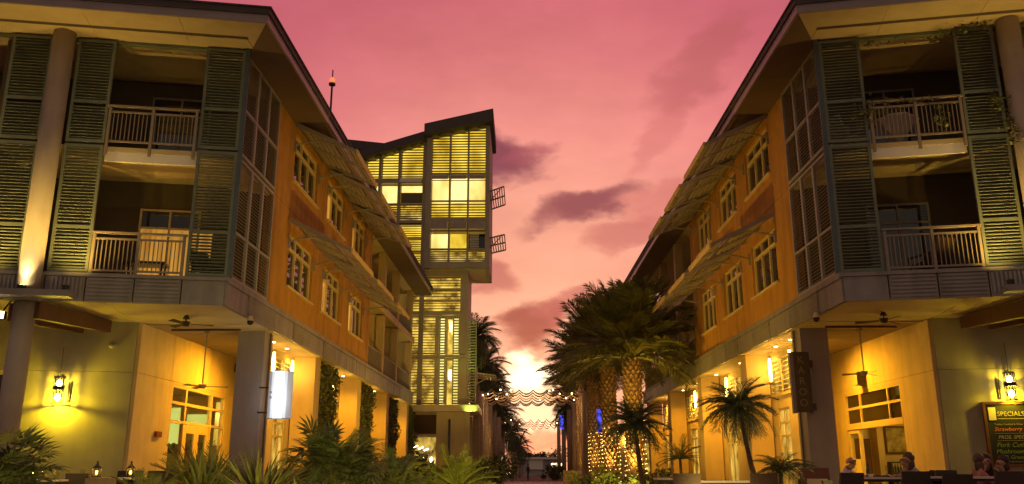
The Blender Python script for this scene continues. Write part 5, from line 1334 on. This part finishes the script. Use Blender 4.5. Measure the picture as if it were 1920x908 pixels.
far_shop('farther low lit shop on the palm side beyond the posts', 6.2, 14, 104, 120, 4.0, 1, 3)

# ------------------------------------------------------------------ unseen floodlights added in the planting to brighten facades and plants
def flood(label, x, y, tgt, pw, col=(1, .60, .06), ang=120):
    r_ = thing('added_floodlight', label, 'floodlight', (x, y, 0), 'added unseen floodlights in the planting')
    d = (Vector(tgt) - Vector((x, y, .3))).normalized()
    MB().tube([(x, y, 0), (x, y, .22)], .02, 6).build('stake', M['black'], r_)
    a = Vector((x, y, .3)); MB().tube([a - d * .1, a + d * .08], [.06, .11], 10).build('housing', M['black'], r_)
    MB().tube([a + d * .082, a + d * .09], .10, 10).build('lens', M['warm'], r_)
    lamp('SPOT', 'flood_beam', a + d * .14, pw, col, r_, tgt, angle=ang, blend=1, radius=.1)
flood('added floodlight in the lime shrubs aimed at the white sign building', 2.4, 26.5, LB.S(10, 0, 7.6), 2450, ang=84)
flood('second added floodlight aimed at the white sign building', -2.6, 40, LB.S(19, 0, 6.6), 1100)
flood('added floodlight in the dark shrubs aimed at the banner building', -2.2, 26.5, RB.S(10, 0, 7.6), 2550, ang=84)
flood('second added floodlight aimed at the banner building', 3.4, 37, RB.S(18, 0, 6.6), 1100)
flood('added floodlight in the shrubs aimed at the lower tower', -4.5, 50, (-6, 58, 12.0), 1100, (1, .70, .18), 80)
flood('added floodlight glowing inside the yellow lit planting', -2.3, 21.5, (-2.6, 24, 1.2), 26, (1, .75, .12), 140)
flood('added floodlight low among the lime shrubs', 2.5, 22.6, (3.0, 25, .8), 120, (1, .80, .16), 150)

for lab, x, y, tgt, pw in (('added floodlight before the spiky cycads', -4.4, 9.6, (-5.0, 14, .9), 300), ('added floodlight before the tall agave', -2.6, 9.6, (-3.5, 13, .9), 270), ('added floodlight before the big round bush', -1.9, 13.4, (-3.7, 18, 1.1), 420), ('added floodlight by the fan palm clump', -4.9, 8.4, (-6.4, 11.2, 1.0), 130), ('added floodlight before the lit cycad', -.4, 16.5, (-2.0, 22, 1.0), 480), ('added floodlight before the leaning slender palm', 2.6, 13.0, (4.3, 17, 1.6), 90)):
    flood(lab, x, y, tgt, pw, (1, .80, .22), 100)
# ================================================================== terrace furniture and people
def tables_(label, x0, x1, y0, y1, h, group):
    r_ = thing('terrace_table', label, 'table', ((x0 + x1) / 2, (y0 + y1) / 2, 0), group)
    MB().box(x0, x1, y0, y1, h - .03, h).build('tabletop', M['tabletop'], r_)
    MB().box(x0 + .04, x1 - .04, y0 + .04, y1 - .04, h - .07, h - .032).build('apron', M['chair'], r_)
    for x in (x0 + .08, x1 - .08):
        for y in (y0 + .08, y1 - .08): MB().box(x - .025, x + .025, y - .025, y + .025, 0, h - .071).build('leg', M['chair'], r_)
    return r_
def chair(label, x, y, rz, group, m='chair', seat=.46, top=.90):
    r_ = thing('terrace_chair', label, 'chair', (x, y, 0), group)
    c, s = math.cos(rz), math.sin(rz)
    T = lambda a, b, z: (x + a * c - b * s, y + a * s + b * c, z)
    MB(T).box(-.22, .22, -.22, .22, seat - .05, seat).build('seat', M[m], r_)
    b = MB(T); b.hexa([(-.22, -.26, seat + .06), (.22, -.26, seat + .06), (.22, -.22, seat + .06), (-.22, -.22, seat + .06)], [(-.21, -.33, top), (.21, -.33, top), (.21, -.30, top), (-.21, -.30, top)])
    b.build('backrest', M[m], r_)
    for sx in (-1, 1):
        MB(T).box(sx * .20 - .018, sx * .20 + .018, .17, .21, 0, seat - .051).build('leg', M[m], r_)
        MB(T).box(sx * .20 - .018, sx * .20 + .018, -.24, -.20, 0, seat + .058).build('leg', M[m], r_)
    return r_
GT = 'restaurant tables on the terrace'; GC = 'restaurant chairs on the terrace'
tables_('pale table between the man and the woman under the open window', 5.22, 6.12, 14.3, 15.0, .86, GT)
tables_('pale table end right of the woman', 6.42, 7.0, 14.4, 15.1, .87, GT)
tables_('long pale table in front of the three diners', 6.62, 8.2, 13.4, 14.05, .875, GT)
tables_('pale table with empty chairs before the second arcade pillar', 2.85, 4.0, 14.6, 15.3, .80, GT)
tables_('pale table at the near edge left of the empty chairs', 2.25, 2.7, 15.2, 15.8, .84, GT)
tables_('near terrace table with candle lantern at the fan palm', -7.3, -6.55, 12.2, 12.9, .84, GT)
tables_('terrace table with two candle lanterns before the yellow lit wall', -6.75, -5.85, 13.2, 13.9, .86, GT)
chair('empty chair with dark back left of the seated man', 4.72, 13.6, R_(20), GC, 'chair', .46, .93)
chair('dark chair back just in front of the woman', 5.72, 13.55, R_(4), GC, 'chair', .46, .95)
chair('chair behind the woman turned to the yellow wall', 6.62, 15.3, R_(75), GC, 'chair', .46, .97)
chair('wide dark chair back right of the woman', 6.24, 13.3, R_(-3), GC, 'chair', .46, .91)
chair('dark chair back in front of the long table', 6.55, 12.6, R_(8), GC, 'chair', .46, .95)
chair('chair back half hidden behind the long pale table', 7.0, 14.9, R_(170), GC, 'chair', .46, .97)
chair('wicker chair at the empty table, left side', 2.55, 14.2, R_(-10), GC, 'wicker', .46, .92)
chair('dark wicker chair at the empty table, right side', 3.58, 13.9, R_(5), GC, 'wicker', .46, .92)
chair('dark chair at the candle lantern table by the fan palm', -6.3, 13.0, R_(-20), GC, 'chair', .46, .92)
chair('dark chair tucked under the two lantern table, left side', -6.5, 14.3, R_(178), GC, 'chair', .46, .96)
chair('dark chair tucked under the two lantern table, right side', -5.95, 14.3, R_(186), GC, 'chair', .46, .96)
chair('wicker chair back in front of the two lantern table', -6.05, 12.9, R_(8), GC, 'wicker', .46, .86)
def tumbler(label, x, y, z, h=.12, r=.035):
    b = MB().tube([(x, y, z + .003), (x, y, z + h)], [r * .85, r], 10, caps=False).tube([(x, y, z + .003), (x, y, z + .012)], r * .84, 10)
    tag(b.build('drinking_glass', M['glassware'], org=(x, y, z)), label, 'glass', 'glasses on the terrace tables')
GL = ['drinking glass on the fan palm table, leftmost of its glasses', 'drinking glass on the fan palm table beside the leftmost', 'drinking glass just right of the first candle lantern', 'tall drinking glass second right of the first candle lantern', 'drinking glass alone between the two candle lanterns', 'drinking glass at the right end of the two lantern table']
for lab, (x, y, z) in zip(GL, ((-7.15, 12.4, .84), (-7.0, 12.45, .84), (-6.72, 12.4, .84), (-6.6, 12.5, .84), (-6.68, 13.4, .86), (-5.95, 13.4, .86))): tumbler(lab, x, y, z)
for lab, (x, y, z) in zip(['wine glass nearest the woman on the shared table', 'wine glass in the middle of the shared table'], ((5.98, 14.5, .86), (5.86, 14.55, .86))):
    b = MB().tube([(x, y, z + .002), (x, y, z + .008)], .032, 10).tube([(x, y, z + .008), (x, y, z + .09)], .005, 6).tube([(x, y, z + .09), (x, y, z + .13), (x, y, z + .19)], [.008, .036, .030], 10, caps=False)
    tag(b.build('wine_glass', M['glassware'], org=(x, y, z)), lab, 'wine glass', 'glasses on the terrace tables')
x, y, z = 5.62, 14.75, .86
b_ = thing('sauce_bottle', 'small green bottle standing on the shared table', 'bottle', (x, y, z))
MB().tube([(x, y, z), (x, y, z + .11), (x, y, z + .15), (x, y, z + .20)], [.03, .03, .012, .012], 10).build('body', M['bottle'], b_); MB().tube([(x, y, z + .2), (x, y, z + .22)], .013, 8).build('cap', M['red'] if False else M['black'], b_)
x, y = 5.56, 14.5
tag(MB().tube([(x, y, z + .002), (x, y, z + .05)], [.03, .05], 12).build('white_bowl', M['white'], org=(x, y, z)), 'small white bowl beside the green bottle', 'bowl')
tag(MB().box(5.72, 5.95, 14.7, 14.85, .862, .885).build('menu', M['chair'], org=(5.8, 14.8, .86)), 'dark menu lying on the shared table', 'menu')
for lab, (x, y, z) in zip(('candle lantern on the near table beside the fan palm', 'dark pointed candle lantern before the lit wall', 'candle lantern at the right of the two on the far table'), ((-6.86, 12.35, .84), (-6.42, 13.3, .86), (-6.02, 13.55, .86))):
    r_ = thing('candle_lantern', lab, 'lantern', (x, y, z), 'candle lanterns on the terrace tables')
    MB().box(x - .05, x + .05, y - .05, y + .05, z + .002, z + .02).build('base', M['black'], r_)
    for sx in (-1, 1):
        for sy in (-1, 1): MB().box(x + sx * .045 - .005, x + sx * .045 + .005, y + sy * .045 - .005, y + sy * .045 + .005, z + .02, z + .13).build('bar', M['black'], r_)
    MB().tube([(x, y, z + .13), (x, y, z + .19), (x, y, z + .21)], [.075, .02, .012], 8).build('roof', M['black'], r_)
    MB().ball((x, y, z + .225), .018, 8, 5).build('finial', M['black'], r_)
    MB().tube([(x, y, z + .02), (x, y, z + .05)], .025, 8).build('candle', M['paper'], r_)
    MB().ball((x, y, z + .07), .020, 8, 6, (1, 1, 1.6)).build('flame', M['flame'], r_)
    lamp('POINT', 'candle_light', (x, y - .03, z + .115), 1.6, (1, .5, .1), r_, radius=.015)

def person(label, loc, rz, J, cols, hair, sc_=1.0, hairlong=False, group=None, bald=False):
    """J: name -> position; one continuous skinned body; cols: material per region"""
    E = [('pelvis', 'spine'), ('spine', 'chest'), ('chest', 'neck'), ('neck', 'jaw'), ('jaw', 'head'), ('head', 'crown'), ('jaw', 'nose')]
    for s in 'lr':
        E += [('chest', 'shoulder' + s), ('shoulder' + s, 'elbow' + s), ('elbow' + s, 'wrist' + s), ('wrist' + s, 'palm' + s),
              ('pelvis', 'hip' + s), ('hip' + s, 'knee' + s), ('knee' + s, 'ankle' + s), ('ankle' + s, 'toe' + s), ('head', 'ear' + s)]
    J = {k: Vector(v) for k, v in J.items()}
    h = J['head']; f = (J['face'] - h).normalized(); up = Vector((0, 0, 1)); rt = f.cross(up).normalized()
    J['jaw'] = h + f * .03 - up * .09; J['crown'] = h + up * .055 - f * .02; J['nose'] = h + f * .105 - up * .03
    J['earl'] = h - rt * .085 - up * .02; J['earr'] = h + rt * .085 - up * .02
    rad = dict(pelvis=(.15, .12), spine=(.145, .11), chest=(.16, .115), neck=(.052, .055), jaw=(.062, .07), head=(.082, .095), crown=(.056, .066), nose=(.016, .014), earl=(.012, .02), earr=(.012, .02))
    for s in 'lr':
        rad.update({'shoulder' + s: (.062, .06), 'elbow' + s: (.043, .043), 'wrist' + s: (.028, .026), 'palm' + s: (.036, .018), 'hip' + s: (.09, .09), 'knee' + s: (.06, .06), 'ankle' + s: (.04, .04), 'toe' + s: (.04, .025)})
        d = (J['palm' + s] - J['wrist' + s]).normalized(); side = d.cross(up); side = side.normalized() if side.length > .1 else Vector((1, 0, 0))
        nrm = side.cross(d)
        for k in range(5):
            a, b = 'f%d%s1' % (k, s), 'f%d%s2' % (k, s)
            if k < 4:
                o = J['palm' + s] + side * (k - 1.5) * .021 + d * .02; L = (.066, .075, .07, .055)[k]
                J[a] = o + d * L * .6 - nrm * .008; J[b] = o + d * L - nrm * .03
            else:
                o = J['palm' + s] - side * .04; J[a] = o + d * .005 - side * .012; J[b] = o + d * .035 - side * .02
            rad[a] = (.0095, .0095); rad[b] = (.008, .008)
            E += [('palm' + s, a), (a, b)]
    names = [n for n in J if n != 'face']; idx = {n: i for i, n in enumerate(names)}
    me = bpy.data.meshes.new('body'); me.from_pydata([tuple(J[n] * sc_) for n in names], [(idx[a], idx[b]) for a, b in E], [])
    ob = bpy.data.objects.new('body', me); COL.objects.link(ob)
    ob.modifiers.new('Skin', 'SKIN').use_smooth_shade = True
    if not me.skin_vertices: 
        bpy.context.view_layer.objects.active = ob
    sv = me.skin_vertices[0].data if me.skin_vertices else me.attributes.new('x', 'FLOAT', 'POINT')
    for n in names:
        sv[idx[n]].radius = tuple(r * sc_ for r in rad[n]); sv[idx[n]].use_root = (n == 'pelvis')
    ss = ob.modifiers.new('Sub', 'SUBSURF'); ss.levels = 1; ss.render_levels = 1
    dg = bpy.context.evaluated_depsgraph_get(); dg.update()
    m2 = bpy.data.meshes.new_from_object(ob.evaluated_get(dg)); bpy.data.objects.remove(ob)
    mats = [M['skin'], M[cols['top']], M[cols['legs']], M['black']]
    m2.materials.clear()
    for m in mats: m2.materials.append(m)
    def region(a, b, t):
        n = {a, b}
        if any(x[:4] in ('knee', 'hipl', 'hipr') for x in n): return 3 if any(x.startswith('toe') for x in n) else 2
        if any(x.startswith(('toe', 'ankl')) for x in n): return 3
        if any(x.startswith(('palm', 'f0', 'f1', 'f2', 'f3', 'f4')) for x in n): return 0
        if any(x.startswith('wris') for x in n): return 0 if cols.get('short') or t > .75 else 1
        if n & {'jaw', 'head', 'crown', 'nose', 'earl', 'earr'}: return 0
        if 'neck' in n: return 0 if t > .55 else 1
        return 1
    segs = [(J[a] * sc_, J[b] * sc_, a, b) for a, b in E]
    for p in m2.polygons:
        best = None
        for A, B, a, b in segs:
            ab = B - A; t = max(0, min(1, (p.center - A).dot(ab) / max(ab.length_squared, 1e-9))); d = (p.center - A - ab * t).length
            if best is None or d < best[0]: best = (d, a, b, t)
        p.material_index = region(best[1], best[2], best[3]); p.use_smooth = True
    root = thing('person', label, 'person', loc, group)
    body = bpy.data.objects.new('body', m2); COL.objects.link(body); body.parent = root
    root.rotation_euler = (0, 0, rz)
    h = J['head'] * sc_
    def child(b, name, m, sm=True):
        o = bpy.data.objects.new(name, b.mesh(name, M[m], Vector((0, 0, 0)), sm)); COL.objects.link(o); o.parent = root
    b = MB(); c = h + ((up * .040 - f * .046) if not bald else (-up * .015 - f * .045)) * sc_
    b.ball(tuple(c), (.096 if not bald else .074) * sc_, 14, 9, (1.0, 1.0, .98 if not bald else .75))
    if hairlong: b.ball(tuple(h - (f * .05 + up * .08) * sc_), .10 * sc_, 12, 8, (1.0, .75, 1.5))
    # open the face: drop hair vertices in front of the face plane
    if not bald: child(b, 'hair', hair)
    for s in (-1, 1):
        b = MB().ball(tuple(h + (f * .088 + rt * s * .033 + up * .0) * sc_), .013 * sc_, 8, 5); child(b, 'eye', 'black')
    b = MB().ball(tuple(h + (f * .088 - up * .072) * sc_), .02 * sc_, 8, 5, (1.2, .6, .3)); child(b, 'mouth', 'rednote')
    return root
def seated(face=(0, 1, 0), lean=.0, arms='table', hz=0):
    J = dict(pelvis=(0, 0, .50 + hz), spine=(0, .01 + lean * .3, .70 + hz), chest=(0, .03 + lean * .8, .92 + hz), neck=(0, .05 + lean, 1.04 + hz), head=(0, .07 + lean * 1.2, 1.17 + hz))
    J['face'] = Vector(J['head']) + Vector(face) * .1
    for s, k in (('l', -1), ('r', 1)):
        J['shoulder' + s] = (k * .19, .03 + lean * .8, .96 + hz); J['hip' + s] = (k * .10, .03, .48 + hz); J['knee' + s] = (k * .12, .44, .50 + hz); J['ankle' + s] = (k * .12, .42, .09); J['toe' + s] = (k * .13, .58, .04)
        J['elbow' + s] = (k * .25, .16 + lean * .5, .80 + hz); J['wrist' + s] = (k * .15, .38 + lean * .4, .91); J['palm' + s] = (k * .13, .45 + lean * .4, .91)
    return J
GP = 'diners at the terrace tables'
person('seated balding man in a pale lilac shirt at the shared table', (5.42, 15.28, 0), R_(-150 + 20), seated((.15, 1, .0), .04), dict(top='shirt', legs='trouser', short=True), 'hairb', .96, group=GP, bald=True)
person('seated woman with long brown hair in a grey blouse facing the man', (6.42, 14.85, 0), R_(105), seated((.1, 1, 0), .05), dict(top='shirtg', legs='trouser'), 'hairb', .97, True, group=GP)
person('diner in a dusty pink top at the left of the three by the chalkboard', (7.25, 14.55, 0), R_(-100), seated((0, 1, .05), .06), dict(top='shirtp', legs='trouser', short=True), 'hairb', .95, True, group=GP)
person('diner with dark hair and dark top in the middle below the chalkboard', (7.62, 14.9, 0), R_(160), seated((.2, 1, -.1), .03), dict(top='shirtd', legs='trouser'), 'hair', .95, True, group=GP)
person('diner in a crimson top leaning below the chalkboard', (7.92, 14.6, 0), R_(95), seated((0, 1, -.1), .12), dict(top='shirtr', legs='trouser'), 'hair', .93, True, group=GP)
for lab, x, y, yaw in (('seat chair under the balding man', 5.42, 15.28, R_(-130)), ('seat chair under the woman in grey', 6.42, 14.85, R_(105)), ('seat chair under the diner in dusty pink', 7.25, 14.55, R_(-100)), ('seat chair under the dark haired diner', 7.62, 14.9, R_(160)), ('seat chair under the diner in crimson', 7.92, 14.6, R_(95))):
    chair(lab.replace('seat chair', 'terrace chair'), x, y, yaw, GC, 'chair', .36, .80)
def standing(step=.2, bag=False):
    J = dict(pelvis=(0, 0, .95), spine=(0, .01, 1.13), chest=(0, .02, 1.34), neck=(0, .03, 1.47), head=(0, .05, 1.60)); J['face'] = (0, .15, 1.60)
    for s, k in (('l', -1), ('r', 1)):
        J['shoulder' + s] = (k * .19, .02, 1.39); J['elbow' + s] = (k * .25, -.03 * k, 1.12); J['wrist' + s] = (k * .24, .12 * -k + .04, .90); J['palm' + s] = (k * .24, .15 * -k + .05, .82)
        J['hip' + s] = (k * .10, 0, .90); J['knee' + s] = (k * .11, k * step * .6 + .05, .50); J['ankle' + s] = (k * .11, k * step, .09); J['toe' + s] = (k * .12, k * step + .16, .04)
    return J
person('distant person in dark clothes standing midway down the promenade', (.3, 93, 0), R_(60), standing(.16), dict(top='shirtd', legs='trouser'), 'hair', 1.0, group='walkers on the promenade')
person('distant walker in black near the shrubs on the tower side', (-1.0, 86, 0), R_(170), standing(.25), dict(top='black', legs='trouser'), 'hair', 1.0, group='walkers on the promenade')
